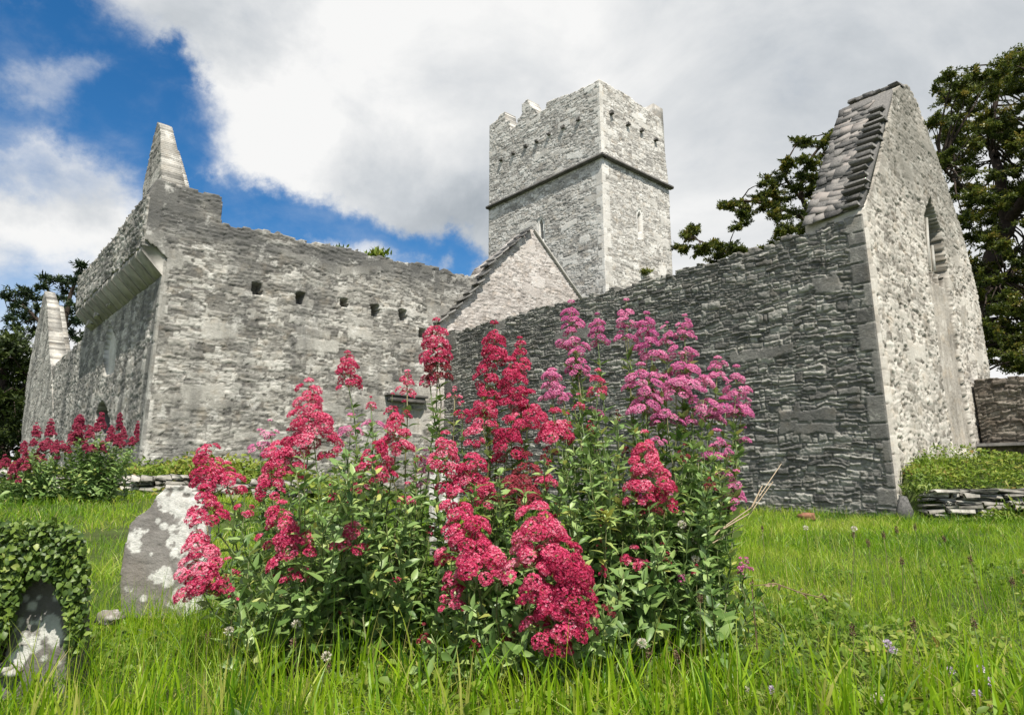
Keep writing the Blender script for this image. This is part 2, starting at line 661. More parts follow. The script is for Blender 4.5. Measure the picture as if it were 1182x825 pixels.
M['brown_stone'] = stone_mat('brown_wall_stone', [(0.08, 0.068, 0.055), (0.18, 0.155, 0.13), (0.30, 0.265, 0.225)], joint=(0.16, 0.14, 0.115), jamt=0.4,
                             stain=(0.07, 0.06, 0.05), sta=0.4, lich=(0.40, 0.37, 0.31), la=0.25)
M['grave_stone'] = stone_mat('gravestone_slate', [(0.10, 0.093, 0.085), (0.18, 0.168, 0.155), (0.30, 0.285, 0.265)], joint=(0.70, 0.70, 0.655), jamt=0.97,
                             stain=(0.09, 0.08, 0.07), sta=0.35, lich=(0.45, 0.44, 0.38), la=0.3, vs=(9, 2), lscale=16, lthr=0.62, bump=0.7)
M['slate'] = plain_mat('roof_slate', [(0.1, (0.07, 0.068, 0.066)), (0.5, (0.19, 0.185, 0.175)), (0.9, (0.36, 0.34, 0.32))], 0.75, 30.0, 0.35)
M['slope_slate'] = plain_mat('weathered_slope_slate', [(0.1, (0.055, 0.054, 0.053)), (0.45, (0.16, 0.155, 0.147)), (0.7, (0.25, 0.232, 0.215)), (0.95, (0.30, 0.255, 0.23))], 0.85, 34.0, 0.35)
M['coping'] = plain_mat('dressed_stone', [(0.1, (0.16, 0.155, 0.14)), (0.5, (0.36, 0.345, 0.31)), (0.9, (0.56, 0.54, 0.50))], 0.9, 4.0, 0.5)
M['dark_coping'] = plain_mat('weathered_string_stone', [(0.1, (0.06, 0.058, 0.055)), (0.5, (0.15, 0.145, 0.135)), (0.9, (0.34, 0.32, 0.295))], 0.9, 4.0, 0.5)
M['rubble'] = plain_mat('dry_rubble', [(0.1, (0.12, 0.115, 0.10)), (0.5, (0.30, 0.285, 0.25)), (0.9, (0.54, 0.52, 0.47))], 0.9, 8.0, 0.6)
M['soil'] = plain_mat('turf_soil', [(0.2, (0.035, 0.045, 0.012)), (0.5, (0.06, 0.085, 0.02)), (0.85, (0.11, 0.14, 0.03))], 0.95, 3.0, 0.8, bd=0.05)
M['bark'] = plain_mat('bark', [(0.2, (0.022, 0.017, 0.013)), (0.5, (0.05, 0.037, 0.029)), (0.85, (0.10, 0.075, 0.06))], 0.9, 9.0, 0.8, bd=0.03)
M['grass'] = leaf_mat('grass_blade', [(0.0, (0.035, 0.105, 0.006)), (0.4, (0.14, 0.29, 0.006)), (0.75, (0.31, 0.47, 0.012)), (0.93, (0.42, 0.47, 0.08)), (1.0, (0.50, 0.42, 0.18))], 0.42, 0.45, 0.25)
M['leaf'] = leaf_mat('valerian_leaf', [(0.0, (0.05, 0.115, 0.022)), (0.5, (0.16, 0.265, 0.07)), (0.85, (0.33, 0.45, 0.15)), (1.0, (0.45, 0.43, 0.09))], 0.28, 0.42, 0.25)
M['stem'] = leaf_mat('valerian_stem', [(0.0, (0.06, 0.10, 0.03)), (0.5, (0.13, 0.19, 0.06)), (1.0, (0.22, 0.17, 0.09))], 0.1, 0.5, 0.2)
M['red_petal'] = leaf_mat('red_valerian_petal', [(0.0, (0.14, 0.008, 0.028)), (0.28, (0.44, 0.018, 0.07)), (0.62, (0.65, 0.048, 0.168)), (0.86, (0.82, 0.17, 0.29)), (1.0, (0.88, 0.42, 0.52))], 0.3, 0.5, 0.15)
M['far_petal'] = leaf_mat('dusky_valerian_petal', [(0.0, (0.14, 0.02, 0.04)), (0.5, (0.42, 0.05, 0.11)), (1.0, (0.62, 0.17, 0.25))], 0.3, 0.5, 0.1)
M['pink_petal'] = leaf_mat('pink_valerian_petal', [(0.0, (0.33, 0.05, 0.19)), (0.35, (0.60, 0.13, 0.36)), (0.75, (0.78, 0.27, 0.47)), (1.0, (0.88, 0.48, 0.64))], 0.3, 0.5, 0.15)
M['dull_petal'] = leaf_mat('fading_valerian_petal', [(0.0, (0.10, 0.025, 0.02)), (0.5, (0.26, 0.04, 0.05)), (1.0, (0.48, 0.08, 0.12))], 0.25, 0.6, 0.1)
M['tree_leaf'] = leaf_mat('yew_leaf', [(0.0, (0.03, 0.048, 0.010)), (0.5, (0.09, 0.12, 0.018)), (0.85, (0.18, 0.20, 0.03)), (1.0, (0.26, 0.21, 0.045))], 0.35, 0.45, 0.2)
M['pine_leaf'] = leaf_mat('pine_needle', [(0.0, (0.012, 0.028, 0.012)), (0.5, (0.03, 0.055, 0.022)), (1.0, (0.065, 0.095, 0.035))], 0.15, 0.5, 0.2)
M['far_leaf'] = leaf_mat('evergreen_leaf', [(0.0, (0.018, 0.032, 0.008)), (0.5, (0.04, 0.062, 0.014)), (1.0, (0.085, 0.115, 0.025))], 0.2, 0.5, 0.15)
M['ivy'] = leaf_mat('ivy_leaf', [(0.0, (0.03, 0.065, 0.012)), (0.5, (0.085, 0.145, 0.022)), (0.85, (0.19, 0.27, 0.045)), (1.0, (0.30, 0.36, 0.09))], 0.25, 0.45, 0.2)
M['cover'] = leaf_mat('ground_cover_leaf', [(0.0, (0.05, 0.10, 0.012)), (0.5, (0.14, 0.22, 0.022)), (0.85, (0.27, 0.31, 0.05)), (1.0, (0.30, 0.19, 0.06))], 0.3, 0.5, 0.15)
M['dry'] = leaf_mat('dry_stalk', [(0.0, (0.16, 0.10, 0.06)), (0.5, (0.34, 0.25, 0.16)), (1.0, (0.52, 0.43, 0.31))], 0.1, 0.7, 0.1)
M['seed'] = leaf_mat('seed_head', [(0.0, (0.05, 0.03, 0.02)), (0.5, (0.14, 0.08, 0.055)), (1.0, (0.30, 0.20, 0.15))], 0.1, 0.8, 0.05)
M['clover'] = leaf_mat('clover_petal', [(0.0, (0.45, 0.38, 0.26)), (0.5, (0.75, 0.70, 0.60)), (1.0, (0.85, 0.83, 0.78))], 0.3, 0.6, 0.1)
M['lilac'] = leaf_mat('lilac_petal', [(0.0, (0.40, 0.28, 0.46)), (0.5, (0.68, 0.55, 0.72)), (1.0, (0.84, 0.78, 0.86))], 0.3, 0.6, 0.1)


# ------------------------------------------------------------------ stone walls
def courses(u, z, seed, hr, lr):
    """irregular coursed rubble: distance to the stone's edge, three random numbers per stone, local coordinates"""
    rng = np.random.default_rng(seed)
    z0, z1 = z.min() - 0.1, z.max() + 0.1
    hs = rng.uniform(0, 1, int((z1 - z0) / hr[0]) + 4) ** 1.6 * (hr[1] - hr[0]) + hr[0]
    zb = z0 + np.concatenate([[0], np.cumsum(hs)])
    row = np.clip(np.searchsorted(zb, z) - 1, 0, len(hs) - 1)
    bot, top = zb[row], zb[row + 1]
    u0, u1 = u.min() - 0.5, u.max() + 0.5
    left, right = np.zeros_like(u), np.zeros_like(u)
    sid = np.zeros(u.shape, np.int64)
    for r in np.unique(row):
        k = row == r
        ls = rng.uniform(0, 1, int((u1 - u0) / lr[0]) + 4) ** 1.5 * (lr[1] - lr[0]) + lr[0]
        ub = u0 - rng.uniform(0, lr[1]) + np.concatenate([[0], np.cumsum(ls)])
        j = np.clip(np.searchsorted(ub, u[k]) - 1, 0, len(ls) - 1)
        left[k], right[k], sid[k] = ub[j], ub[j + 1], r * 4096 + j
    r1 = _hash(sid, sid * 0 + 3, seed)
    r2 = _hash(sid, sid * 0 + 11, seed)
    r3 = _hash(sid, sid * 0 + 23, seed)
    # some stones are really two thin ones
    split = (r3 < 0.45) & (top - bot > hr[0] * 1.7)
    mid = bot + (top - bot) * (0.35 + 0.3 * r2)
    up = split & (z > mid)
    lo = split & ~up
    bot = np.where(up, mid, bot)
    top = np.where(lo, mid, top)
    r1 = np.where(up, (r1 * 7.77) % 1, r1)
    r2 = np.where(up, (r2 * 5.31 + 0.2) % 1, r2)
    e = np.minimum(np.minimum(u - left, right - u), np.minimum(z - bot, top - z))
    lz = (z - bot) / (top - bot + 1e-9)
    lu = (u - left) / (right - left + 1e-9)
    return e, r1, r2, r3, lu, lz


def stone_panel(pl, n_out, poly, thick, res, seed, bigtone=(0.35, 0.6), qtone=(0.45, 0.5), hr=(0.05, 0.17), lr=(0.16, 0.62), amp=0.03, holes=(), recess=(), quoin=(),
                big=0.12, warp=0.07, base=0.0, wet=None, lich=None, jag=0.4, tonebias=0.0, mid=0.03, pit=0.0):
    poly = np.array(poly)
    u0, z0 = poly.min(0)
    u1, z1 = poly.max(0)
    nu, nz = int(math.ceil((u1 - u0) / res)) + 1, int(math.ceil((z1 - z0) / res)) + 1
    us, zs = u0 + np.arange(nu) * (u1 - u0) / (nu - 1), z0 + np.arange(nz) * (z1 - z0) / (nz - 1)
    U, Z = np.meshgrid(us, zs, indexing='ij')
    uc, zc = (us[:-1] + us[1:]) / 2, (zs[:-1] + zs[1:]) / 2
    Uc, Zc = np.meshgrid(uc, zc, indexing='ij')
    # ragged outline at the top, straight at the sides
    jz = jag * 0.12 * (vnoise(np.floor(Uc / 0.17), np.zeros_like(Uc) + seed, seed) + 0.7 * vnoise(np.floor(Uc / 0.33) + 9, np.zeros_like(Uc), seed + 1))
    mask = inside([tuple(p) for p in poly], np.clip(Uc, u0 + 1e-4, u1 - 1e-4), np.clip(Zc + jz, z0 + 1e-4, None))
    for h in holes:
        mask &= ~inside(h, Uc, Zc)
    ww = warp
    Uw = U + ww * 0.8 * fbm(U * 1.7 + 5, Z * 2.3, seed + 5, 3) + 0.03 * fbm(U * 7, Z * 7, seed + 6, 2)
    Zw = Z + ww * 1.3 * fbm(U * 0.9, Z * 1.1 + 7, seed + 7, 2) + mid * fbm(U * 4.2, Z * 7.0, seed + 8, 3)
    # the courses are not continuous: they break every half metre or so
    cell = np.floor(Uw / 0.55 + 1.6 * vnoise(U * 0 + 3, Z * 0.9, seed + 14) + 0.5 * vnoise(U * 0, Z * 3.1, seed + 15))
    lift = np.floor(Zw / 0.62 + 0.8 * vnoise(U * 0.8, Z * 0, seed + 16))
    Zw = Zw + 0.16 * (_hash(cell, lift, seed + 17) - 0.5)
    e, r1, r2, r3, lu, lz = courses(Uw, Zw, seed, hr, lr)
    hgt = sstep(0.0, 0.022, e) * (0.35 + 0.9 * r1) * amp + (lz - 0.5) * (r2 - 0.35) * amp * 0.9 + (lu - .5) * (r3 - .5) * amp * 0.6
    hgt = hgt + amp * 0.34 * fbm(U * 9, Z * 13, seed + 9, 2) + min(amp, 0.03) * 0.35 * fbm(U * 30, Z * 38, seed + 10, 2)
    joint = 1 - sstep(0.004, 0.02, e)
    tone = r2.copy()
    if pit > 0:
        pn = vnoise(U * 9.5 + 0.6 * Z, Z * 15, seed + 21) + 0.45 * vnoise(U * 21, Z * 33, seed + 22)
        pm = sstep(0.22, 0.34, pn)
        hgt = hgt - pit * pm
        joint = joint * (1 - pm)
        tone = tone * (1 - pm)
    if big > 0:
        eb, b1, b2, b3, _, _ = courses(Uw * 0.9 + 3, Zw * 0.95 + 2, seed + 50, (0.24, 0.46), (0.45, 1.2))
        bm = (b3 < big) & (eb > 0.0)
        w = np.where(bm, sstep(0, 0.03, eb), 0)
        hgt = hgt * (1 - w) + w * (amp * (0.75 + 0.35 * b1) + amp * 0.16 * fbm(U * 6, Z * 6, seed + 3, 3))
        tone = tone * (1 - w) + w * (bigtone[0] + bigtone[1] * b2)
        joint = joint * (1 - w)
    for side, wd in quoin:      # dressed stones at a corner
        dd = (U - u0) if side == 'l' else (u1 - U)
        eq, q1, q2, q3, _, _ = courses(Uw * 0 + 1.0, Z + 0.01 * fbm(U * 6, Z * 6, seed, 2), seed + 90, (0.24, 0.5), (9, 10))
        wq = wd * (0.55 + 0.75 * (q1 > 0.5))
        k = sstep(0.0, 0.02, eq) * (1 - sstep(wq - 0.02, wq + 0.02, dd))
        hgt = hgt * (1 - k) + k * (amp * 0.95 + amp * 0.1 * fbm(U * 7, Z * 7, seed, 2))
        tone = tone * (1 - k) + k * (qtone[0] + qtone[1] * q2)
        joint = joint * (1 - k)
    for rc in recess:
        pgon, depth, smooth, tn = rc
        k = inside(pgon, U, Z)
        if smooth:
            strip = 0.010 * np.sin(U * 42 + 2 * fbm(U * 2, Z * 0.4, seed, 2))
            hgt = np.where(k, -depth + strip + 0.006 * fbm(U * 6, Z * 3, seed, 2), hgt)
            tone = np.where(k, tn + 0.25 * fbm(U * 9, Z * 0.8, seed, 3), tone)
            joint = np.where(k, 0, joint)
        else:
            hgt = np.where(k, hgt - depth, hgt)
            if tn is not None:
                tone = np.where(k, tn, tone)
    hgt = hgt + base
    n = nu * nz
    Pf = pl.P + pl.d * U[..., None] + UP * Z[..., None] + n_out * hgt[..., None]
    tk = (thick(Z) if callable(thick) else np.full(Z.shape, thick))[..., None]
    Pb = pl.P + pl.d * U[..., None] + UP * Z[..., None] - n_out * tk
    idx = np.arange(n).reshape(nu, nz)
    a, b, c, d = idx[:-1, :-1], idx[1:, :-1], idx[1:, 1:], idx[:-1, 1:]
    q = np.stack([a, b, c, d], -1)
    F = [q[mask], q[mask][:, ::-1] + n]
    mp = np.pad(mask, 1)
    core = mp[1:-1, 1:-1]
    for nb, (p0, p1) in ((mp[:-2, 1:-1], (d, a)), (mp[2:, 1:-1], (b, c)), (mp[1:-1, :-2], (a, b)), (mp[1:-1, 2:], (c, d))):
        k = core & ~nb
        x, y = p0[k], p1[k]
        F.append(np.stack([y, x, x + n, y + n], -1))
    F = np.vstack(F)
    used, inv = np.unique(F.ravel(), return_inverse=True)
    V = np.vstack([Pf.reshape(-1, 3), Pb.reshape(-1, 3)])[used]
    puv = np.stack([U.ravel() + seed * 3.7, Z.ravel(), np.zeros(n)], -1)
    puv = np.vstack([puv, puv + np.stack([0 * tk.ravel(), 0 * tk.ravel(), tk.ravel()], -1)])[used]
    wv = np.zeros(n) if wet is None else wet(U, Z).ravel()
    if lich is not None:
        joint = lich(U, Z)
    at = {'tone': np.tile((tone + tonebias).ravel(), 2)[used], 'joint': np.tile(joint.ravel(), 2)[used], 'puv': puv, 'wet': np.tile(wv, 2)[used]}
    return V, inv.reshape(-1, 4), at


def panels(name, parts, mat, parent=None, loc=None):
    """one mesh out of several stone panels"""
    V = np.vstack([p[0] for p in parts])
    off = np.cumsum([0] + [len(p[0]) for p in parts])
    F = np.vstack([p[1] + o for p, o in zip(parts, off)])
    at = {k: np.concatenate([p[2][k] for p in parts]) for k in parts[0][2]}
    return mesh_obj(name, V, [F], mat, parent, at, loc=loc)


# ------------------------------------------------------------------ layout of the abbey
P0 = on_ground(1041, 598)                     # near corner of the transept
P0[2] = 0
plW = Plane(P0, DA)
plG = Plane(P0, DB)
uI = plW.uz(513, 386)[0]
PI_ = plW.pt(uI, 0)
plL = Plane(PI_, DB)
u1 = plL.uz(178, 420)[0]
P1 = plL.pt(u1, 0)
plL1 = Plane(P1, DB)                           # nave side wall, u = 0 at its left corner
plF = Plane(P1, DA)                            # front wall


def gz(x, y):
    """height of the turf"""
    x, y = np.asarray(x, float), np.asarray(y, float)
    h = 0.05 * fbm(x * 0.35, y * 0.35, 77, 3) * sstep(1.0, 4.0, np.hypot(x, y)) + 0.02 * fbm(x * 1.6, y * 1.6, 78, 2)
    # bank in front of the nave wall
    edge = 11.6 + 0.06 * (x + 6) + 0.25 * vnoise(x * 0.9, x * 0, 5)
    left = (0.62 + 0.35 * vnoise(x * 0.8, y * 0.5, 15)) * sstep(-10.4, -7.6, x) * (1 - sstep(-5.4, -2.4, x)) * sstep(edge, edge + 0.9, y)
    far = 0.50 * (1 - sstep(-9.2, -7.2, x)) * sstep(7.0, 14.5, y)
    # terrace beside the gable
    q = (x - P0[0])
    yy = y + 0.06 * q
    right = sstep(-0.05, 0.15, q) * (0.52 * sstep(P0[1] - 0.62, P0[1] - 0.42, yy) + 0.42 * sstep(P0[1] - 0.5, P0[1] + 0.9, yy))
    rise = 0.30 * (1 - sstep(-6.0, -0.5, x)) * sstep(4.5, 11.0, y)
    return h + rise + np.maximum(left * 0.62, far * 0.6) + right


# ground: one sheet to the horizon
def build_ground():
    gx = np.concatenate([[-900, -400, -200, -100, -60, -40], np.arange(-26, 26.01, 0.2), [40, 60, 100, 200, 400, 900]])
    gy = np.concatenate([[-300, -100, -30, -10, -3], np.arange(0, 30.01, 0.2), [36, 46, 60, 90, 150, 300, 600, 1500]])
    X, Y = np.meshgrid(gx, gy, indexing='ij')
    Zg = gz(X, Y)
    V = np.stack([X, Y, Zg], -1).reshape(-1, 3)
    idx = np.arange(X.size).reshape(X.shape)
    F = np.stack([idx[:-1, :-1], idx[1:, :-1], idx[1:, 1:], idx[:-1, 1:]], -1).reshape(-1, 4)
    o = mesh_obj('ground', V, [F], M['soil'], loc=(0, 0, 0), smooth=True, attrs={'tone': np.full(len(V), 0.3)})
    o['kind'] = 'structure'


build_ground()

abbey = thing('ruined_abbey', (*P1[:2], 0.0), 'roofless ruined grey stone abbey with a square crossing tower and gabled transept', 'abbey')

# --- transept side wall (dark)
W_top = plW.poly([(1000, 246), (968, 256), (935, 267.5), (900, 279), (860, 290), (820, 302), (778, 313.5), (740, 325), (697, 337.5), (650, 349.5), (600, 363), (560, 373), (521, 384)])
W_top[0] = (0.03, W_top[0][1])
W_poly = [(0.03, -0.2)] + W_top + [(uI + 0.3, W_top[-1][1]), (uI + 0.3, -0.2)]
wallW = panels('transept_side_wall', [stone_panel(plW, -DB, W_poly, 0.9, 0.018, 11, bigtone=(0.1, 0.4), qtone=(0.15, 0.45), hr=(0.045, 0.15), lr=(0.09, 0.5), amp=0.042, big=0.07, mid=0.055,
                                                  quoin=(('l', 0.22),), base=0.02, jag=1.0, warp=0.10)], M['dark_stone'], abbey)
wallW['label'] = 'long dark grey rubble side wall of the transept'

# --- transept front gable
G_l = plG.uz(1000, 243)[1]
apexz = plG.uz(1040, 97)[1]
G_pts = [(0.0, G_l)] + plG.poly([(1013, 195), (1027, 135), (1031, 106), (1040, 97.5), (1049, 99), (1058.7, 120), (1076, 165), (1093.6, 216), (1111, 270), (1120, 305), (1128.5, 340), (1136, 390), (1142.9, 434)])
uGr = plG.uz(1145, 445)[0]
G_poly = [(0.0, 0.0)] + G_pts + [(uGr, G_pts[-1][1] - 0.1), (uGr + 0.12, 0.0)]
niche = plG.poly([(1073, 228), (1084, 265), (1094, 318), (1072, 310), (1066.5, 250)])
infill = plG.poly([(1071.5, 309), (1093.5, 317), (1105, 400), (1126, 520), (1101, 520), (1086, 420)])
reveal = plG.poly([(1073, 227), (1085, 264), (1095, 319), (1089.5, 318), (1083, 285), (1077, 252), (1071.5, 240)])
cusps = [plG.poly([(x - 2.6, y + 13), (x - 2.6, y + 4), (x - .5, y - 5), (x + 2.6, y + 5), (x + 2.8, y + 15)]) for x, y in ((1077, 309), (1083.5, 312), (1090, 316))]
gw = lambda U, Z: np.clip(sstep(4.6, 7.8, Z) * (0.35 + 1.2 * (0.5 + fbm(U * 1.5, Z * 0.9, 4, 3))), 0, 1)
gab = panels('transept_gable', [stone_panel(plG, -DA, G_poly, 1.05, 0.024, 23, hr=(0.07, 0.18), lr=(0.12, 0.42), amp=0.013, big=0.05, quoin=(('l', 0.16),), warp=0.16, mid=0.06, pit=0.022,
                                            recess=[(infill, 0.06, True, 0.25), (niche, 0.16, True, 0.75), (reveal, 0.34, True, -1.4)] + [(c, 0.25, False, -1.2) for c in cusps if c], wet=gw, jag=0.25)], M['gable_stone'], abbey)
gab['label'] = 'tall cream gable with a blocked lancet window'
mb = MB()
for (p, q, w) in (((1076.5, 250), (1080, 307), 0.032), ((1083, 282), (1086, 311), 0.032), ((1069.5, 258), (1073, 308), 0.045)):
    a, b = plG.hit(*p), plG.hit(*q)
    mb.tube([a + DA * 0.12, (a + b) / 2 + DA * 0.12, b + DA * 0.12], w, 6, 0.9)
mb.build('window_tracery', M['coping'], gab)

# slates lying on the gable's left slope
rng = np.random.default_rng(5)
uap, zap = plG.uz(1031, 104)
sl = np.array([uap, zap - G_l])
Ls = np.linalg.norm(sl)
sdir = DB * (sl[0] / Ls) + UP * (sl[1] / Ls)
snor = np.cross(DA, sdir)
snor = snor / np.linalg.norm(snor)
if snor @ DB > 0:
    snor = -snor
org = plG.pt(0, G_l)
mb = MB()
bedc = org + sdir * Ls / 2 + DA * 0.52
mb.box(bedc + snor * 0.0, np.array([DA, sdir, snor]), (0.515, Ls / 2 - 0.03, 0.045), 0.3)
s = 0.06
while s < Ls * 0.97:
    dd = rng.uniform(0.28, 0.36)
    while dd < 1.0:
        w = min(rng.uniform(0.14, 0.42), 1.06 - dd)
        hh = rng.uniform(0.06, 0.17)
        c = org + sdir * (s + rng.normal(0, 0.03)) + DA * (dd + w / 2) + snor * (0.052 + rng.uniform(0, 0.014))
        tl = rng.normal(0, 0.025)
        ax = np.array([DA, sdir * math.cos(tl) + snor * math.sin(tl), snor * math.cos(tl) - sdir * math.sin(tl)])
        r = rng.normal(0, 0.25)
        ax[0], ax[1] = ax[0] * math.cos(r) + ax[1] * math.sin(r), ax[1] * math.cos(r) - ax[0] * math.sin(r)
        if rng.random() < 0.90:
            mb.box(c, ax, (w / 2, hh, 0.010), rng.uniform(-0.2, 1.0), 0.0022, rng)
        dd += w * rng.uniform(0.75, 1.1)
    s += rng.uniform(0.12, 0.2)
mb.build('slope_slates', M['slope_slate'], gab)
mb = MB()
ns = 15
for k in range(ns):      # stepped verge stones by the front arris
    s = (k + 0.3) / ns * Ls * 0.84
    c = org + sdir * s + DA * (0.16 + rng.uniform(0, 0.05)) + snor * 0.065
    mb.box(c - DB * 0.02, np.array([DA, DB, UP]), (rng.uniform(0.13, 0.21), rng.uniform(0.10, 0.13), rng.uniform(0.022, 0.034)), rng.uniform(0.1, 0.9), 0.010, rng, bev=0.006)
mb.build('stepped_verge', M['slate'], gab)
# capstones at the ridge
mb = MB()
for k in range(6):
    c = plG.pt(*plG.uz(1040, 99)) + DA * (0.08 + k * 0.18) + UP * (0.02 + rng.uniform(-.02, .03)) - DB * 0.05
    mb.box(c, np.array([DA, DB, UP]), (0.10, rng.uniform(0.10, 0.15), rng.uniform(0.02, 0.05)), rng.uniform(0.0, 0.5), 0.015, rng, bev=0.01)
mb.build('ridge_capstones', M['slate'], gab)

# --- rear gable of the transept
plR = plL.moved(-DA * 0.14)
R_pts = plR.poly([(503, 380), (510, 369), (529, 354.5), (552.5, 328), (566.7, 304), (590, 286), (612.4, 265), (618.7, 267.5), (631, 287.5), (653.4, 322.5), (690, 372)])
R_poly = [(R_pts[0][0], 2.0)] + R_pts + [(R_pts[-1][0], 2.0)]
rear = panels('rear_gable', [stone_panel(plR, -DA, R_poly, 0.9, 0.03, 31, hr=(0.05, 0.15), lr=(0.12, 0.4), amp=0.018, big=0.06, jag=0.3, mid=0.06, warp=0.13, pit=0.012)], M['pink_stone'], abbey)
rear['label'] = 'pale pinkish rear gable below the tower'
rs0, rs1 = plR.uz(529, 354.5), plR.uz(612.4, 265)
rslope = math.atan2(rs1[1] - rs0[1], rs1[0] - rs0[0])
mb = MB()
seq = [(508, 371), (517, 364), (526, 356), (535, 346), (543, 338), (551, 328.5), (558, 318), (564, 307), (571, 300), (579, 293), (587, 287), (594, 281), (601, 274.5), (608, 268)]
for (x, y) in seq:
    c = plR.hit(x, y - 2.5) + DA * 0.02
    tl = rng.normal(0, 0.05) + rslope - 0.22
    ax = np.array([DA, DB * math.cos(tl) + UP * math.sin(tl), UP * math.cos(tl) - DB * math.sin(tl)])
    mb.box(c, ax, (0.22, rng.uniform(0.17, 0.26), rng.uniform(0.018, 0.034)), rng.uniform(0.2, 0.9), 0.008, rng, bev=0.006)
mb.build('verge_slates', M['slate'], rear)
mb = MB()
a, b = plR.hit(616, 266), plR.hit(680, 358)
mb.tube([a - DA * 0.03, (a + b) / 2 - DA * 0.03, b - DA * 0.03], 0.06, 5, 0.9)
mb.build('raking_coping', M['coping'], rear)

# --- nave side wall
L_px = [(174, 226), (182, 207.5), (220, 217), (256.5, 227.5), (255.5, 257), (300, 266), (350, 276), (400, 287), (450, 297.5), (500, 309), (540, 318), (560, 324)]
L_top = plL1.poly(L_px)
uO = L_top[0][0]
zO = plL1.uz(172, 278)[1]
zC = plL1.uz(190, 300)[1]
uend = plL1.uz(600, 330)[0]
L_poly = [(0.0, -0.2), (0.0, zC), (uO, zO), (uO, L_top[0][1])] + L_top[1:] + [(uend, L_top[-1][1]), (uend, -0.2)]
putl = []
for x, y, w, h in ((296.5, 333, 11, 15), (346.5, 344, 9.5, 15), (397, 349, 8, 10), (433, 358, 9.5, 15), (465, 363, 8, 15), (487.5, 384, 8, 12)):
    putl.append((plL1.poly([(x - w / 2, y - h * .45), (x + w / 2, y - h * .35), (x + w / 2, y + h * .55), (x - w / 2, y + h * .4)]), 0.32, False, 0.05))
lint = plL1.poly([(448, 470), (488, 472), (488, 500), (448, 500)])
lw = lambda U, Z: np.clip(sstep(-1.1, -0.1, Z - np.interp(U, [p[0] for p in L_top[4:]], [p[1] for p in L_top[4:]])) * (0.4 + 1.3 * (0.5 + fbm(U * 1.3, Z * 2.0, 6, 3))), 0, 1)
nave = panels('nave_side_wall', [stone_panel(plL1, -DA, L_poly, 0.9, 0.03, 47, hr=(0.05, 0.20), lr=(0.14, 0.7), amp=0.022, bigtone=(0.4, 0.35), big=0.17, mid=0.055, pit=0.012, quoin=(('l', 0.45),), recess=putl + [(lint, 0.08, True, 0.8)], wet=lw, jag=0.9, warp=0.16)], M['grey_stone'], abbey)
nave['label'] = 'weathered grey nave wall with a row of square beam holes'
mb = MB()
a = plL1.hit(467, 461)
mb.box(a - DA * 0.05, np.array([DB, DA, UP]), (0.62, 0.12, 0.09), 0.35, bev=0.02)
mb.box(a - DA * 0.09 + UP * 0.10, np.array([DB, DA, UP]), (0.70, 0.12, 0.035), 0.2, bev=0.012)
mb.build('wall_tablet_cornice', M['dark_coping'], nave)

# --- front wall, parapet carried on a chamfered corbel table
zF_t = plF.uz(98, 374)
F_px = [(185, 300), (99, 376), (97, 391), (92, 396), (75, 411), (58, 428), (40, 445)]
F_top = plF.poly(F_px)
F_poly = [(0.03, -0.2), (0.03, zC)] + F_top[1:] + [(F_top[-1][0], -0.2)]
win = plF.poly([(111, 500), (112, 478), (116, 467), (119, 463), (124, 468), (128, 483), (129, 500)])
lan = plF.poly([(128, 372), (133, 384), (136.5, 400), (133, 430), (121, 434), (122, 404)])
fz = [(plF.uz(x0, 450)[0], plF.uz(x1, 450)[0]) for x0, x1 in ((171, 167), (163, 153), (145, 141), (109, 104), (95, 90), (178, 175), (134, 131), (80, 76))]


def fw(U, Z):
    w = np.zeros_like(U)
    for i, (a_, b_) in enumerate(fz):
        c_, h_ = (a_ + b_) / 2, abs(b_ - a_) / 2 + 0.05
        wob = 0.12 * fbm(Z * 0.5 + i * 7, Z * 0, 12, 3)
        w = np.maximum(w, (1 - sstep(h_ * 0.6, h_ * 1.35, np.abs(U - c_ + wob))) * np.clip(0.75 + 0.6 * fbm(U * 4, Z * 0.7, 13 + i, 3), 0, 1))
    return w


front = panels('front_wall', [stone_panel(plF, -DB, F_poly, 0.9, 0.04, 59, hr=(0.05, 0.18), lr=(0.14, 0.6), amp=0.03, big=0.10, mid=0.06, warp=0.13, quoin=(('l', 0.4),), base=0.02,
                                          recess=[(win, 0.85, False, -1.2), (lan, 0.10, True, 1.1)], jag=0.7, wet=fw)], M['streak_stone'], abbey)  # dark tone in the window recess stands in for the shade inside
front['label'] = 'streaked front wall below the projecting parapet'
proj = -uO
plF2 = plF.moved(-DB * proj)
par_px = [(173.5, 225), (168, 228), (160, 238), (148, 254), (136, 271), (124, 286), (110, 302), (98, 315), (91.5, 322), (90, 341), (89, 359), (130, 319), (171, 279)]
par = plF2.poly(par_px)
par = [(0.03, p[1]) if i in (0, len(par) - 1) else p for i, p in enumerate(par)]
parapet = panels('parapet', [stone_panel(plF2, -DB, par, 0.6, 0.04, 61, hr=(0.05, 0.14), lr=(0.15, 0.45), amp=0.05, big=0.03, base=0.02, jag=0.9)], M['streak_stone'], front)
mb = MB()
uend2 = plF2.uz(89, 360)[0]
zb2 = [plF2.uz(171, 279)[1], plF2.uz(89, 359)[1]]
nb = 13
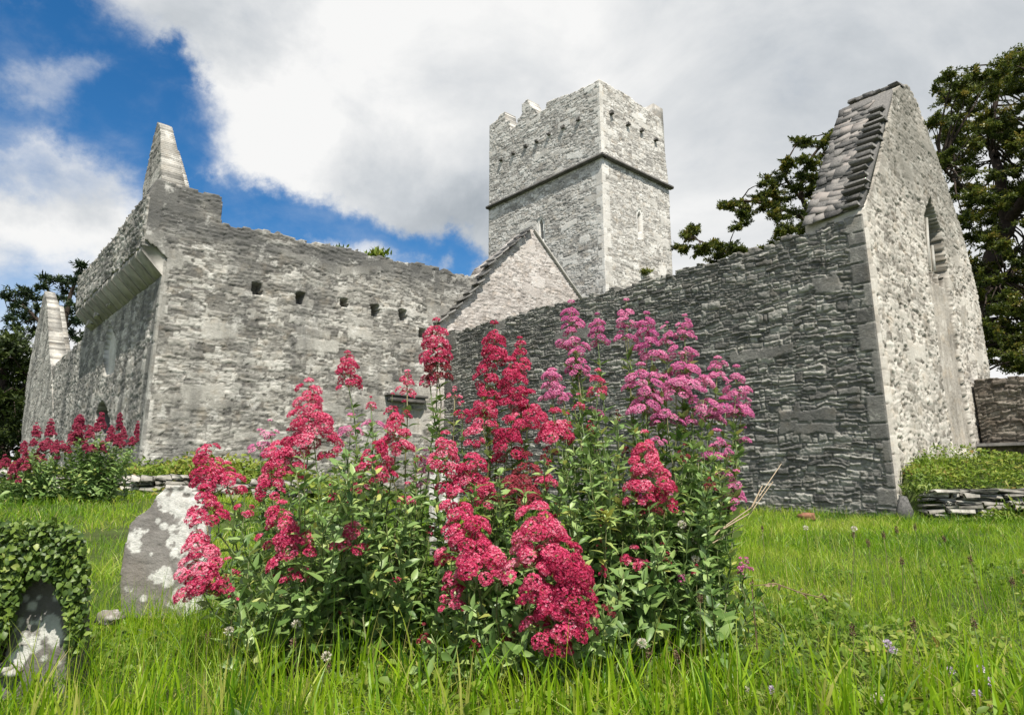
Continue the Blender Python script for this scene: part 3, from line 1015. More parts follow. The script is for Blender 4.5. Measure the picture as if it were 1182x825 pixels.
for k in range(nb):
    ua, ub = 0.02 + (uend2 - 0.02) * k / nb + 0.015, 0.02 + (uend2 - 0.02) * (k + 1) / nb - 0.015
    V = []
    for u in (ua, ub):
        zt = np.interp(u, [0, uend2], zb2)
        V += [plF2.pt(u, zt) - DB * 0.03, plF.pt(u, zt) + DB * 0.1, plF.pt(u, zt - 0.62) + DB * 0.1, plF.pt(u, zt - 0.62) - DB * 0.05, plF2.pt(u, zt - 0.13) - DB * 0.03]
    F4 = [[i, (i + 1) % 5, (i + 1) % 5 + 5, i + 5] for i in range(5)]
    F4 += [[0, 1, 2, 3], [5, 8, 7, 6]]
    mb.add(V, [[0, 3, 4], [5, 9, 8]], F4, rng.uniform(0.1, 0.6))
mb.build('corbel_table', M['coping'], front)
for x, y, hz in ((137, 347, 0.42), (122.5, 363, 0.25), (113, 373, 0.22)):
    mb = MB()
    c = plF.hit(x, y) - DB * 0.14
    mb.box(c, np.array([DA, DB, UP]), (0.16, 0.14, hz * 0.5), 0.9, 0.02, rng, bev=0.03)
    mb.build('wall_corbel', M['coping'], front)


def spike(name, pl, pts, thick, seed, parent, mat, label=None):
    zz = [pl.uz(*p)[1] for p in pts]
    zt_, zb_ = max(zz), min(zz)
    t0, t1 = thick
    thick = lambda Z: t0 + (t1 - t0) * np.clip((Z - zb_) / (zt_ - zb_), 0, 1)
    o = panels(name, [stone_panel(pl, -DB, pl.poly(pts), thick, 0.035, seed, hr=(0.06, 0.2), lr=(0.2, 0.6), amp=0.02, big=0.3, jag=0.15)], mat, parent)
    if label:
        o['label'] = label
    return o


plS = plF.moved(DB * 0.12)
spike('gable_remnant', plS, [(165, 228), (166, 216), (172, 186), (178, 156), (182, 142), (185.5, 143.5), (186.5, 165), (187, 190), (187.5, 228)], (0.66, 0.28), 71, abbey, M['streak_stone'], 'pointed remnant of the front gable above the corner')
plS2 = plF.moved(DB * 0.85 + DA * 0.15)
spike('gable_remnant', plS2, [(194, 228), (193, 205), (195, 180), (197, 171), (200, 173), (203, 200), (205, 228)], (0.42, 0.15), 72, abbey, M['grey_stone'])
plS3 = plF.moved(-DB * 0.05)
spike('far_gable_remnant', plS3, [(22, 560), (25.5, 496), (30.5, 443), (38, 402), (43, 376), (48, 353), (52, 336), (55, 350), (57, 397), (60, 430), (64, 560)], (0.85, 0.42), 73, abbey, M['streak_stone'], 'tall raking stump of gable at the far end')
plS4 = plF.moved(DB * 0.8 + DA * 0.6)
spike('far_gable_remnant', plS4, [(60, 440), (58, 400), (56, 352), (59, 352), (63, 400), (68, 440)], (0.75, 0.6), 74, abbey, M['grey_stone'])

# --- tower
plB = plL.moved(DA * 1.5)
T0 = plB.hit(696, 220)
T0[2] = 0
plTl = Plane(T0, DA)
plTr = Plane(T0, DB)
tl_px = [(689.5, 93.7), (661, 107.5), (645, 112.7), (631, 118.5), (630, 126), (619.5, 131), (618.7, 126), (613, 123), (609, 114.4), (602.4, 121), (603, 132), (597.5, 138), (597.5, 144), (589, 150), (588.6, 138), (584, 141), (582.7, 129), (577, 133), (574.5, 138), (565.3, 145)]
tlp = plTl.poly(tl_px)
tlp[0] = (0.0, tlp[0][1])
uTl = tlp[-1][0]
tl_poly = [(0.0, 3.5)] + tlp + [(uTl, 3.5)]
tr_px = [(691, 94), (700.6, 96.8), (707, 101), (720, 107.8), (728.4, 112.7), (733, 117.6), (746, 126), (759.5, 135.6), (762.8, 137.3)]
trp = plTr.poly(tr_px)
trp[0] = (0.0, tlp[0][1])
ur_top, ur_mid, ur_bot = trp[-1][0], plTr.uz(771.5, 213)[0], plTr.uz(776, 310)[0]
uTr = plTr.uz(774, 260)[0]
tr_poly = [(0.0, 3.5)] + trp + [(ur_mid, plTr.uz(771.5, 213)[1]), (ur_bot, plTr.uz(776, 310)[1]), (ur_bot, 3.5)]


def slit(pl, x, y0, y1, w, lean):
    return pl.poly([(x - w, y0 + 5), (x, y0), (x + w, y0 + 5), (x + w + lean, y1), (x - w + lean, y1)])


ztop = tlp[0][1]
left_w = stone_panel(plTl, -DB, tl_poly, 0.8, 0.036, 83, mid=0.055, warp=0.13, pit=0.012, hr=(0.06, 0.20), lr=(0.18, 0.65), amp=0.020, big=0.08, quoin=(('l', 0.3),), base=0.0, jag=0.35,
                     recess=[(slit(plTl, 624, 250, 278, 4.2, 0.6), 0.02, True, 0.95), (slit(plTl, 624.3, 253, 276, 1.9, 0.5), 0.6, False, -1.4)])  # slit opening's inner shade is painted in through its dark tone
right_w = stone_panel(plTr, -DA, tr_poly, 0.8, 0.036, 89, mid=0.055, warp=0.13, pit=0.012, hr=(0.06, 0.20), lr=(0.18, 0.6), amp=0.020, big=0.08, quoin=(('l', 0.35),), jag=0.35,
                      recess=[(slit(plTr, 738, 240, 276, 3.6, 1.4), 0.02, True, 0.95), (slit(plTr, 738.2, 244, 268, 1.6, 0.8), 0.6, False, -1.4)])  # shade inside this slit is likewise put into the tone
backz = tlp[-1][1] - 0.5
plTb = Plane(plTl.pt(uTl, 0), DB)
plTs = Plane(plTr.pt(ur_mid, 0), DA)
back1 = stone_panel(plTb, DA, [(0.1, 3.5), (0.1, backz), (ur_mid, backz), (ur_mid, 3.5)], 0.8, 0.3, 90, amp=0.02, big=0)
back2 = stone_panel(plTs, DB, [(0.1, 3.5), (0.1, backz), (uTl, backz), (uTl, 3.5)], 0.8, 0.3, 91, amp=0.02, big=0)
tower = panels('crossing_tower', [left_w, right_w, back1, back2], M['tower_stone'], abbey)
tower['label'] = 'square battlemented tower of pale stone'
zs = plTr.uz(694.5, 180)[1]
mb = MB()
mb.box(plTl.pt(uTl / 2 - 0.06, zs) - DB * 0.06, np.array([DA, DB, UP]), (uTl / 2 + 0.16, 0.15, 0.085), 0.3, bev=0.05)
mb.box(plTr.pt(ur_mid / 2 + 0.16, zs) - DA * 0.06, np.array([DB, DA, UP]), (ur_mid / 2 + 0.06, 0.15, 0.085), 0.3, bev=0.05)
mb.build('string_course', M['dark_coping'], tower)
for x, y in ((579.5, 184.7), (593.5, 177.2), (607.3, 169), (620.4, 163.5), (634.5, 155.3), (650.8, 147), (668.5, 138.3)):
    mb = MB()
    mb.box(plTl.hit(x, y) - DB * 0.02, np.array([DA, DB, UP]), (0.10, 0.13, 0.08), 0.2, 0.015, rng, bev=0.02)
    mb.build('corbel', M['dark_coping'], tower)
for x, y in ((704.5, 131), (723.5, 144), (739.2, 151), (755.6, 162)):
    mb = MB()
    mb.box(plTr.hit(x, y) - DA * 0.04, np.array([DB, DA, UP]), (0.10, 0.15, 0.08), 0.2, 0.015, rng, bev=0.02)
    mb.build('corbel', M['dark_coping'], tower)

# --- boundary wall on the right
uV = plG.uz(1124, 470)[0]
plV = Plane(plG.pt(uV, 0), -DA)
v_px = plV.poly([(1124, 440), (1140, 437.5), (1160, 435), (1182, 433), (1215, 431), (1260, 428)])
v_poly = [(0.06, 0.2)] + [(max(0.06, p[0]), p[1]) for p in v_px] + [(v_px[-1][0], 0.2)]
bw = panels('boundary_wall', [stone_panel(plV, -DB, v_poly, 0.5, 0.022, 101, hr=(0.05, 0.14), lr=(0.1, 0.42), amp=0.05, big=0.08, jag=0.6, mid=0.07, warp=0.12)], M['brown_stone'])
tag(bw, 'low brown rubble wall running right from the foot of the cream gable', 'wall')
a, b = plV.hit(1124, 516), plV.hit(1260, 509)
mb = MB()
mb.box((a + b) / 2 - DB * 0.13, np.array([-DA, DB, UP]), (np.linalg.norm(b - a) / 2, 0.14, 0.04), 0.1, bev=0.02)
ld = mb.build('wall_ledge', M['dark_coping'], bw)


# ------------------------------------------------------------------ dry stone retaining walls
def rubble_wall(name, path, h, label, seed, flat=1.0):
    rg = np.random.default_rng(seed)
    m_ = MB()
    path = np.array(path, float)
    seg = np.linalg.norm(np.diff(path[:, :2], axis=0), axis=1)
    cum = np.concatenate([[0], np.cumsum(seg)])
    z = 0.0
    while z < h:
        th = rg.uniform(0.04, 0.10) / flat
        s_ = rg.uniform(0, 0.1)
        while s_ < cum[-1]:
            ln = rg.uniform(0.12, 0.42)
            q = s_ + ln / 2
            i = min(np.searchsorted(cum, q) - 1, len(seg) - 1)
            i = max(i, 0)
            f = (q - cum[i]) / seg[i]
            p = path[i] * (1 - f) + path[min(i + 1, len(path) - 1)] * f
            d = (path[i + 1] - path[i])
            d[2] = 0
            d /= np.linalg.norm(d)
            nrm = np.array([d[1], -d[0], 0])
            r = rg.normal(0, 0.10)
            ax = np.array([d * math.cos(r) + UP * math.sin(r) * .5, nrm, UP])
            g = float(gz(p[0] + nrm[0] * 0.5, p[1] + nrm[1] * 0.5)) - 0.05
            if rg.random() < 0.93:
                m_.box(np.array([p[0], p[1], g + z + th / 2]) + nrm * rg.normal(0.02, 0.045), ax, (ln / 2 * .96, rg.uniform(0.12, 0.2), th / 2 * 0.95), rg.uniform(0, 1), 0.012, rg, bev=0.018)
            s_ += ln
        z += th
    o = m_.build(name, M['rubble'])
    return tag(o, label, 'stone wall')


pr = [(P0[0] + 0.02, P0[1] - 0.50, 0), (P0[0] + 1.0, P0[1] - 0.55, 0), (P0[0] + 3.2, P0[1] - 0.68, 0)]
rubble_wall('retaining_wall', pr, 0.50, 'low dry stone retaining wall with long flat slabs beside the dark corner', 7, 1.2)
pl_ = [(-9.0, 11.45, 0), (-7.0, 11.50, 0), (-5.0, 11.6, 0), (-3.6, 11.75, 0)]
rubble_wall('rubble_bank', pl_, 0.42, 'tumbled low rubble wall facing the grassy bank below the nave corner', 8, 0.9)


# ------------------------------------------------------------------ leaves and twigs
def unit(v):
    return v / (np.linalg.norm(v, axis=-1, keepdims=True) + 1e-12)


def leaf_faces(P, D, Nn, ln, wd, tone, fold=0.15, bend=0.2):
    """lens-shaped leaves with a folded midrib: base P, direction D, normal Nn"""
    D, Nn = unit(D), unit(Nn)
    S = unit(np.cross(D, Nn))
    Nn = np.cross(S, D)
    ln, wd = np.asarray(ln)[:, None], np.asarray(wd)[:, None]
    m1 = P + D * ln * 0.38 - Nn * ln * 0.02
    l1 = m1 + S * wd * 0.5 + Nn * wd * fold
    r1 = m1 - S * wd * 0.5 + Nn * wd * fold
    m2 = P + D * ln * 0.72 - Nn * ln * bend * 0.35
    l2 = m2 + S * wd * 0.33 + Nn * wd * fold * .6
    r2 = m2 - S * wd * 0.33 + Nn * wd * fold * .6
    tip = P + D * ln - Nn * ln * bend
    V = np.stack([P, l1, m1, r1, l2, m2, r2, tip], 1)
    n = len(P)
    b = (np.arange(n) * 8)[:, None]
    F3 = np.vstack([b + [0, 2, 1], b + [0, 3, 2], b + [4, 5, 7], b + [5, 6, 7]])
    F4 = np.vstack([b + [1, 2, 5, 4], b + [2, 3, 6, 5]])
    return V.reshape(-1, 3), F3, F4, np.repeat(tone, 8)


def quad_leaves(P, D, Nn, ln, wd, tone):
    D, Nn = unit(D), unit(Nn)
    S = unit(np.cross(D, Nn))
    ln, wd = np.asarray(ln)[:, None], np.asarray(wd)[:, None]
    V = np.stack([P, P + D * ln * .45 + S * wd * .5, P + D * ln, P + D * ln * .45 - S * wd * .5], 1)
    n = len(P)
    F4 = (np.arange(n) * 4)[:, None] + [0, 1, 2, 3]
    return V.reshape(-1, 3), F4, np.repeat(tone, 4)


def rand_unit(rg, n):
    return unit(rg.normal(0, 1, (n, 3)))


# ------------------------------------------------------------------ trees
def make_tree(name, label, base, limbs, clusters, leafmat, seed, trunk_r, group=None, leaf=(0.16, 0.05), per=110, flat=0.4, upw=0.3, cat='tree'):
    """limbs: list of (points, r0, r1); clusters: array of centre xyz and radius; each cluster gets a twig to its nearest limb"""
    rg = np.random.default_rng(seed)
    root = thing(name, base, label, cat, group)
    mb_ = MB()
    pts, rad = [], []
    for P, r0, r1 in limbs:
        P = np.array(P, float)
        # smooth resample
        t = np.linspace(0, len(P) - 1, (len(P) - 1) * 6 + 1)
        i = np.clip(t.astype(int), 0, len(P) - 2)
        f = (t - i)[:, None]
        Pm = np.vstack([2 * P[0] - P[1], P, 2 * P[-1] - P[-2]])
        p0, p1, p2, p3 = Pm[i], Pm[i + 1], Pm[i + 2], Pm[i + 3]
        C = 0.5 * ((2 * p1) + (p2 - p0) * f + (2 * p0 - 5 * p1 + 4 * p2 - p3) * f ** 2 + (3 * p1 - p0 - 3 * p2 + p3) * f ** 3)
        C[1:-1] += rg.normal(0, r0 * 0.05, C[1:-1].shape)
        R = np.linspace(r0, r1, len(C))
        mb_.tube(C, R, 8, rg.uniform(0.2, 0.6))
        pts.append(C)
        rad.append(R)
    LP = np.vstack(pts)
    LV, LF, LT, n = [], [], [], 0
    for cx, cy, cz, cr in clusters:
        c = np.array([cx, cy, cz])
        k = np.argmin(((LP - c) ** 2).sum(1) * (1 + 0.3 * rg.random(len(LP))))
        a = LP[k]
        dist = np.linalg.norm(c - a)
        if dist > 0.1:
            t = np.linspace(0, 1, 6)[:, None]
            sag = np.array([0, 0, 0.12 * dist]) * np.sin(t * math.pi)
            tw = a * (1 - t) + c * t + sag + np.vstack([[0, 0, 0], rg.normal(0, 0.022 * dist, (4, 3)), [0, 0, 0]])
            mb_.tube(tw, np.linspace(min(0.010 + 0.014 * dist, 0.055), 0.008, 6), 5, rg.uniform(0.2, 0.6))
        # sub sprays
        nsub = rg.integers(8, 13)
        for s_ in range(nsub):
            dirv = rand_unit(rg, 1)[0] * [1, 1, flat]
            dirv[2] += 0.12
            e = c + dirv * cr * rg.uniform(0.5, 1.5)
            m = int(per / nsub * rg.uniform(0.6, 1.4))
            t = (rg.uniform(0, 1, m) ** 0.8 * 1.1)[:, None]
            Pp = c * (1 - t) + e * t + rg.normal(0, 0.10 * cr, (m, 3)) * [1, 1, 0.7]
            D = unit(dirv * 0.8 + rand_unit(rg, m) * 0.9 + [0, 0, upw * 0.3])
            Nn = unit(rand_unit(rg, m) * 0.8 + [0, 0, 0.9])
            tone = np.clip(rg.normal(0.45 + 0.25 * rg.normal(), 0.2, m), 0, 1)
            V, F, T = quad_leaves(Pp, D, Nn, rg.uniform(0.6, 1.3, m) * leaf[0], rg.uniform(0.7, 1.3, m) * leaf[1], tone)
            LV.append(V); LF.append(F + n); LT.append(T)
            n += len(V)
    mb_.build('trunk', M['bark'], root, smooth=True)
    mesh_obj('crown', np.vstack(LV), [np.vstack(LF)], leafmat, root, {'tone': np.concatenate(LT)})
    return root


def cl(px, py, rpx, Y):
    p = at_depth(px, py, Y)
    return (*p, rpx / FPX * Y)


rt = np.random.default_rng(21)
TD = 21.0
D_ = lambda x, y, dy=0.0: tuple(at_depth(x, y, TD + dy))
tb = at_depth(1105, 540, TD); tb[2] = 0
limbs = [([tuple(tb), D_(1118, 420), D_(1136, 335), D_(1152, 285), D_(1163, 258)], 0.40, 0.26),
         ([D_(1163, 258), D_(1157, 228), D_(1152, 195), D_(1143, 160, 1), D_(1150, 115, 1), D_(1158, 75, 1)], 0.22, 0.05),
         ([D_(1163, 258), D_(1190, 215, -1), D_(1215, 150, -1), D_(1222, 90, -1)], 0.20, 0.06),
         ([D_(1155, 235), D_(1130, 222, -1), D_(1107, 213, -1), D_(1085, 190, -1.5)], 0.12, 0.04),
         ([D_(1150, 180), D_(1125, 150, 1), D_(1095, 120, 1)], 0.10, 0.03),
         ([D_(1130, 350), D_(1150, 330, -1), D_(1182, 302, -1), D_(1230, 270, -1)], 0.18, 0.08),
         ([D_(1135, 340, 0), D_(1120, 320, 1), D_(1105, 290, 1)], 0.10, 0.04),
         # long limb reaching left behind the gable and the side wall
         ([D_(1128, 380), D_(1060, 330, 2), D_(1000, 290, 2), D_(950, 262, 1), D_(925, 225, 1), D_(935, 185, 1), D_(965, 150, 1)], 0.17, 0.03),
         ([D_(950, 262, 1), D_(900, 240, 1), D_(860, 232, 1), D_(832, 235, 1)], 0.09, 0.02),
         ([D_(1000, 290, 2), D_(920, 300, 1), D_(860, 297, 1), D_(800, 275, 1)], 0.12, 0.02),
         ([D_(925, 230, 1), D_(905, 200, 1), D_(918, 168, 1)], 0.07, 0.02)]
cls = []
crown = [(1070, 96), (1088, 82), (1112, 92), (1128, 76), (1150, 74), (1165, 60), (1190, 56), (1250, 60), (1290, 200), (1290, 420), (1130, 430), (1118, 320), (1098, 240), (1075, 165)]
while len(cls) < 540:
    x, y = rt.uniform(1060, 1290), rt.uniform(40, 430)
    if not inside(crown, np.array([x]), np.array([y]))[0]:
        continue
    if vnoise(np.array([x / 26.]), np.array([y / 16.]), 9)[0] < (-0.12 if x < 1130 else -0.2) and y < 330:
        continue
    if 1128 < x < 1200 and 240 < y < 320 and rt.random() < 0.4:
        continue
    cls.append(cl(x, y, rt.uniform(8, 17), TD + rt.uniform(-2.6, 2.6)))
for x, y, r in ((786, 285, 8), (795, 275, 9), (802, 264, 8), (806, 292, 10), (820, 282, 9), (832, 285, 10), (845, 288, 12), (826, 297, 9), (858, 290, 9), (870, 295, 10), (882, 290, 8), (895, 285, 9), (905, 280, 9), (838, 235, 7), (850, 237, 8), (862, 238, 9), (872, 230, 9), (885, 224, 9), (893, 212, 9), (884, 207, 7), (878, 240, 9), (856, 258, 8), (862, 250, 7), (895, 240, 11), (908, 230, 11), (902, 250, 11), (915, 215, 11), (925, 205, 11), (905, 200, 8), (910, 190, 8), (907, 186, 6), (925, 186, 10), (940, 190, 10), (930, 168, 9), (922, 163, 7), (950, 165, 10), (958, 158, 8), (968, 150, 7), (978, 142, 7), (935, 220, 12), (920, 245, 13), (930, 255, 13), (912, 262, 12), (940, 240, 12), (900, 268, 9), (925, 270, 12), (950, 215, 10), (945, 205, 10), (960, 180, 10), (955, 196, 10)):
    cls.append(cl(x, y, r * 1.1, TD + 1 + rt.uniform(-1.2, 1.2)))
    cls.append(cl(x + rt.uniform(-9, 9), y + rt.uniform(-3, 9), r * 0.95, TD + 1 + rt.uniform(-1.2, 1.2)))
make_tree('yew_tree', 'spreading dark evergreen tree with bare limbs rising behind the cream gable', tb, limbs, cls, M['tree_leaf'], 3, 0.5, leaf=(0.105, 0.046), per=560, flat=0.5)

# pine at far left
TD2 = 44.0
E_ = lambda x, y, dy=0.0: tuple(at_depth(x, y, TD2 + dy))
tb2 = at_depth(66, 560, TD2); tb2[2] = 0
limbs = [([tuple(tb2), E_(68, 470), E_(72, 400), E_(80, 345), E_(90, 318)], 0.3, 0.08),
         ([E_(72, 395), E_(50, 375), E_(25, 352), E_(5, 345)], 0.2, 0.05), ([E_(74, 372), E_(60, 345, 1), E_(52, 327)], 0.15, 0.05),
         ([E_(74, 380), E_(95, 360), E_(120, 350)], 0.15, 0.05)]
cls = []
for x, y, r in ((6, 342, 8), (18, 340, 10), (30, 338, 10), (40, 345, 9), (26, 350, 10), (14, 354, 7), (44, 358, 8), (10, 368, 7), (24, 366, 9), (36, 370, 9), (52, 322, 7), (62, 324, 8), (74, 326, 10), (86, 324, 9), (96, 316, 8), (94, 306, 6), (80, 338, 10), (70, 345, 9), (84, 352, 10), (78, 362, 9), (88, 372, 9), (84, 386, 9), (92, 392, 8), (48, 332, 5), (98, 340, 9), (104, 330, 9), (60, 360, 8), (20, 378, 8), (40, 384, 8)):
    cls.append(cl(x, y, r, TD2 + rt.uniform(-1.5, 1.5)))
make_tree('pine_tree', 'dark pine with flat layered branches behind the far end of the abbey', tb2, limbs, cls, M['pine_leaf'], 4, 0.5, leaf=(0.34, 0.10), per=230, flat=0.45, upw=0.8)
TD3 = 36.0
tb3 = at_depth(2, 560, TD3); tb3[2] = 0
X_ = lambda x, y, dy=0.0: tuple(at_depth(x, y, TD3 + dy))
limbs = [([tuple(tb3), X_(0, 500), X_(4, 440), X_(6, 395)], 0.5, 0.1), ([X_(0, 480), X_(25, 450), X_(40, 430)], 0.2, 0.05), ([X_(0, 480), X_(-40, 440), X_(-60, 420)], 0.2, 0.05)]
cls = []
while len(cls) < 150:
    x, y = rt.uniform(-110, 55), rt.uniform(382, 540)
    if y < 386 + abs(x - 8) * 0.22:
        continue
    cls.append(cl(x, y, rt.uniform(9, 18), TD3 + rt.uniform(-3, 3)))
make_tree('evergreen_tree', 'dense dark green tree filling the left edge below the pine', tb3, limbs, cls, M['far_leaf'], 6, 0.5, leaf=(0.30, 0.12), per=260, flat=0.7)


# ------------------------------------------------------------------ grass
def blades(rg, X, Y, Hh, Wd, lean, tone, nseg=3):
    n = len(X)
    Zb = gz(X, Y) - 0.01
    P = np.stack([X, Y, Zb], -1)
    th = rg.uniform(0, 2 * math.pi, n)
    ld = np.stack([np.cos(th), np.sin(th), np.zeros(n)], -1)
    ph = rg.uniform(0, math.pi, n)
    S = np.stack([np.cos(ph), np.sin(ph), np.zeros(n)], -1)
    Vs = []
    ts = np.linspace(0, 1, nseg + 1)
    for t in ts[:-1]:
        c = P + UP * (Hh * (t - 0.22 * lean * t * t))[:, None] + ld * (Hh * lean * t * t)[:, None]
        w = (Wd * (1 - 0.75 * t ** 1.6) * (0.7 + 0.5 * t * (1 - t) * 4 * 0.5))[:, None] / 2
        Vs += [c - S * w, c + S * w]
    tip = P + UP * (Hh * (1 - 0.22 * lean))[:, None] + ld * (Hh * lean)[:, None]
    Vs.append(tip)
    k = len(Vs)
    V = np.stack(Vs, 1).reshape(-1, 3)
    b = (np.arange(n) * k)[:, None]
    F4 = np.vstack([b + [2 * i, 2 * i + 1, 2 * i + 3, 2 * i + 2] for i in range(nseg - 1)])
    F3 = b + [2 * nseg - 2, 2 * nseg - 1, 2 * nseg]
    return V, F3, F4, np.repeat(tone, k)


rg = np.random.default_rng(99)


def field(n, y0, y1, power, xr=0.86):
    t = rg.uniform(0, 1, n) ** power
    Y = y0 + (y1 - y0) * t
    X = rg.uniform(-1, 1, n) * (xr * Y + 2.0)
    return X, Y


gm = MB()


def clear_of_walls(X, Y):
    d = np.stack([X - P0[0], Y - P0[1]], -1)
    a, b = d @ DA[:2], d @ DB[:2]
    ok = ~((a > -0.02) & (b > -0.02))
    d1 = np.stack([X - P1[0], Y - P1[1]], -1)
    a1, b1 = d1 @ DA[:2], d1 @ DB[:2]
    return ok & ~((a1 > 0) & (b1 > -0.0))


PLANT_C = np.array([0.0, 2.62])
for n, y0, y1, pw, h0, h1, w0, w1, ln in ((52000, 1.55, 3.4, 1.0, 0.03, 0.14, 0.0022, 0.0050, 1.2), (62000, 3.0, 6.5, 1.0, 0.05, 0.19, 0.003, 0.006, 0.8), (94000, 6.0, 12.5, 0.9, 0.05, 0.18, 0.005, 0.010, 0.7), (45000, 12.0, 22.0, 0.9, 0.06, 0.16, 0.010, 0.018, 0.6)):
    X, Y = field(n, y0, y1, pw)
    k = clear_of_walls(X, Y)
    # worn and thin spots, and a thinner sward under the flower clump
    bare = 0.5 + fbm(X * 1.3 + 40, Y * 1.3, 33, 3)
    under = np.exp(-(((X - 0.0) / 0.75) ** 2 + ((Y - 2.55) / 0.34) ** 2))
    k &= rg.random(n) < np.clip(0.25 + 1.5 * bare, 0, 1) * (1 - 0.8 * under)
    X, Y = X[k], Y[k]
    n = len(X)
    patch = 0.5 + fbm(X * 0.7, Y * 0.7, 31, 3)
    fine = 0.5 + fbm(X * 2.6, Y * 2.6, 32, 2)
    Hh = (h0 + (h1 - h0) * rg.uniform(0, 1, n) ** 1.4) * (0.45 + 1.0 * np.clip(fine, 0, 1))
    tone = np.clip(0.42 + 0.75 * (patch - 0.5) + 0.45 * (bare[k] - 0.5) + rg.normal(0, 0.2, n), 0, 0.92)
    dead = rg.random(n) < 0.06
    tone = np.where(dead, rg.uniform(0.94, 1.0, n), tone)
    lean = np.clip(rg.gamma(1.6, ln / 1.6, n), 0.05, 1.8)
    V, F3, F4, T = blades(rg, X, Y, Hh, rg.uniform(w0, w1, n), lean, tone)
    gm.add(V, F3, F4, T)
# taller tufts, fine bents and broad straps in the foreground
for cnt, px0, px1, py0, py1, hh, ww, sp in ((360, -60, 420, 800, 870, (0.08, 0.2), (0.006, 0.012), 0.02), (700, 600, 1250, 785, 870, (0.10, 0.24), (0.006, 0.014), 0.025), (420, 300, 860, 770, 865, (0.10, 0.26), (0.006, 0.013), 0.02),
                                        (1100, -60, 1250, 640, 860, (0.16, 0.36), (0.0014, 0.0028), 0.05), (1400, 780, 1250, 610, 720, (0.2, 0.42), (0.002, 0.004), 0.08), (900, 60, 330, 690, 840, (0.16, 0.32), (0.0016, 0.004), 0.05)):
    Q = np.array([on_ground(x, y)[:2] for x, y in zip(rg.uniform(px0, px1, cnt // 6), rg.uniform(py0, py1, cnt // 6))])
    Q = np.repeat(Q, 6, 0) + rg.normal(0, sp, (len(Q) * 6, 2))
    n = len(Q)
    tone = np.clip(np.repeat(rg.normal(0.55, 0.2, n // 6), 6) + rg.normal(0, 0.1, n), 0, 0.95)
    V, F3, F4, T = blades(rg, Q[:, 0], Q[:, 1], rg.uniform(*hh, n), rg.uniform(*ww, n), np.clip(rg.gamma(2, 0.15, n), 0.05, 0.9), tone, 5)
    gm.add(V, F3, F4, T)
Q = np.array([on_ground(x, y)[:2] for x, y in zip(rg.uniform(-60, 1250, 520), rg.uniform(660, 870, 520))])
V, F3, F4, T = blades(rg, Q[:, 0], Q[:, 1], rg.uniform(0.08, 0.3, 520), rg.uniform(0.0012, 0.003, 520), np.clip(rg.gamma(2, 0.4, 520), 0.1, 1.8), rg.uniform(0.93, 1, 520), 5)
gm.add(V, F3, F4, T)
grass = gm.build('grass', M['grass'], loc=(0, 0, 0))
tag(grass, 'long sunlit green grass over the churchyard', 'grass', kind='stuff')


# ground cover: small leaves low in the foreground and on the two banks
def leafy_cover(name, label, pts, zoff, ln, seed, mat, tone0=0.5, lumps=0.9):
    r_ = np.random.default_rng(seed)
    n = len(pts)
    P = np.array(pts)
    lump = np.clip(0.55 + 1.6 * fbm(P[:, 0] * lumps, P[:, 1] * lumps, seed + 1, 3), 0.08, 1.8)
    P = np.stack([P[:, 0], P[:, 1], gz(P[:, 0], P[:, 1]) + r_.uniform(*zoff, n) * lump], -1)
    D = unit(rand_unit(r_, n) * [1, 1, 0.5] + [0, -0.1, 0.35])
    Nn = unit(rand_unit(r_, n) * 0.6 + [0, -0.2, 0.9])
    L_ = r_.uniform(*ln, n)
    tone = np.clip(tone0 + 0.5 * fbm(P[:, 0] * 3, P[:, 1] * 3, seed, 2) + r_.normal(0, 0.15, n), 0, 1)
    V, F3, F4, T = leaf_faces(P, D, Nn, L_, L_ * r_.uniform(0.35, 0.6, n), tone)
    o = mesh_obj(name, V, [F3, F4], mat, loc=(float(P[:, 0].mean()), float(P[:, 1].mean()), 0), attrs={'tone': T})
    return tag(o, label, 'plants', kind='stuff')


X, Y = field(50000, 1.55, 4.6, 0.8)
k = (0.5 + fbm(X * 1.6, Y * 1.6, 61, 3)) > 0.45
X, Y = X[k], Y[k]
leafy_cover('clover_cover', 'low clover and weed leaves among the foreground grass', np.stack([X, Y], -1), (0.0, 0.10), (0.014, 0.05), 41, M['cover'], 0.42)
r2 = np.random.default_rng(43)
xs = r2.uniform(-9.6, -2.9, 16000)
ys = 11.6 + 0.06 * (xs + 6) + r2.uniform(-0.35, 2.8, 16000)
leafy_cover('bank_plants', 'yellow green creeping plants over the bank below the nave', np.stack([xs, ys], -1), (0.0, 0.36), (0.05, 0.13), 44, M['cover'], 0.6)
xs = P0[0] + r2.uniform(0.05, 4.4, 14000)
ys = P0[1] - 0.52 - 0.06 * (xs - P0[0]) + np.where(r2.random(14000) < 0.3, r2.uniform(-0.45, -0.05, 14000), r2.uniform(-0.2, 1.5, 14000))
k = clear_of_walls(xs, ys)
leafy_cover('terrace_plants', 'bright green and rusty creeping plants on top of the right retaining wall', np.stack([xs, ys], -1)[k], (-0.06, 0.2), (0.03, 0.085), 45, M['cover'], 0.56, 1.6)


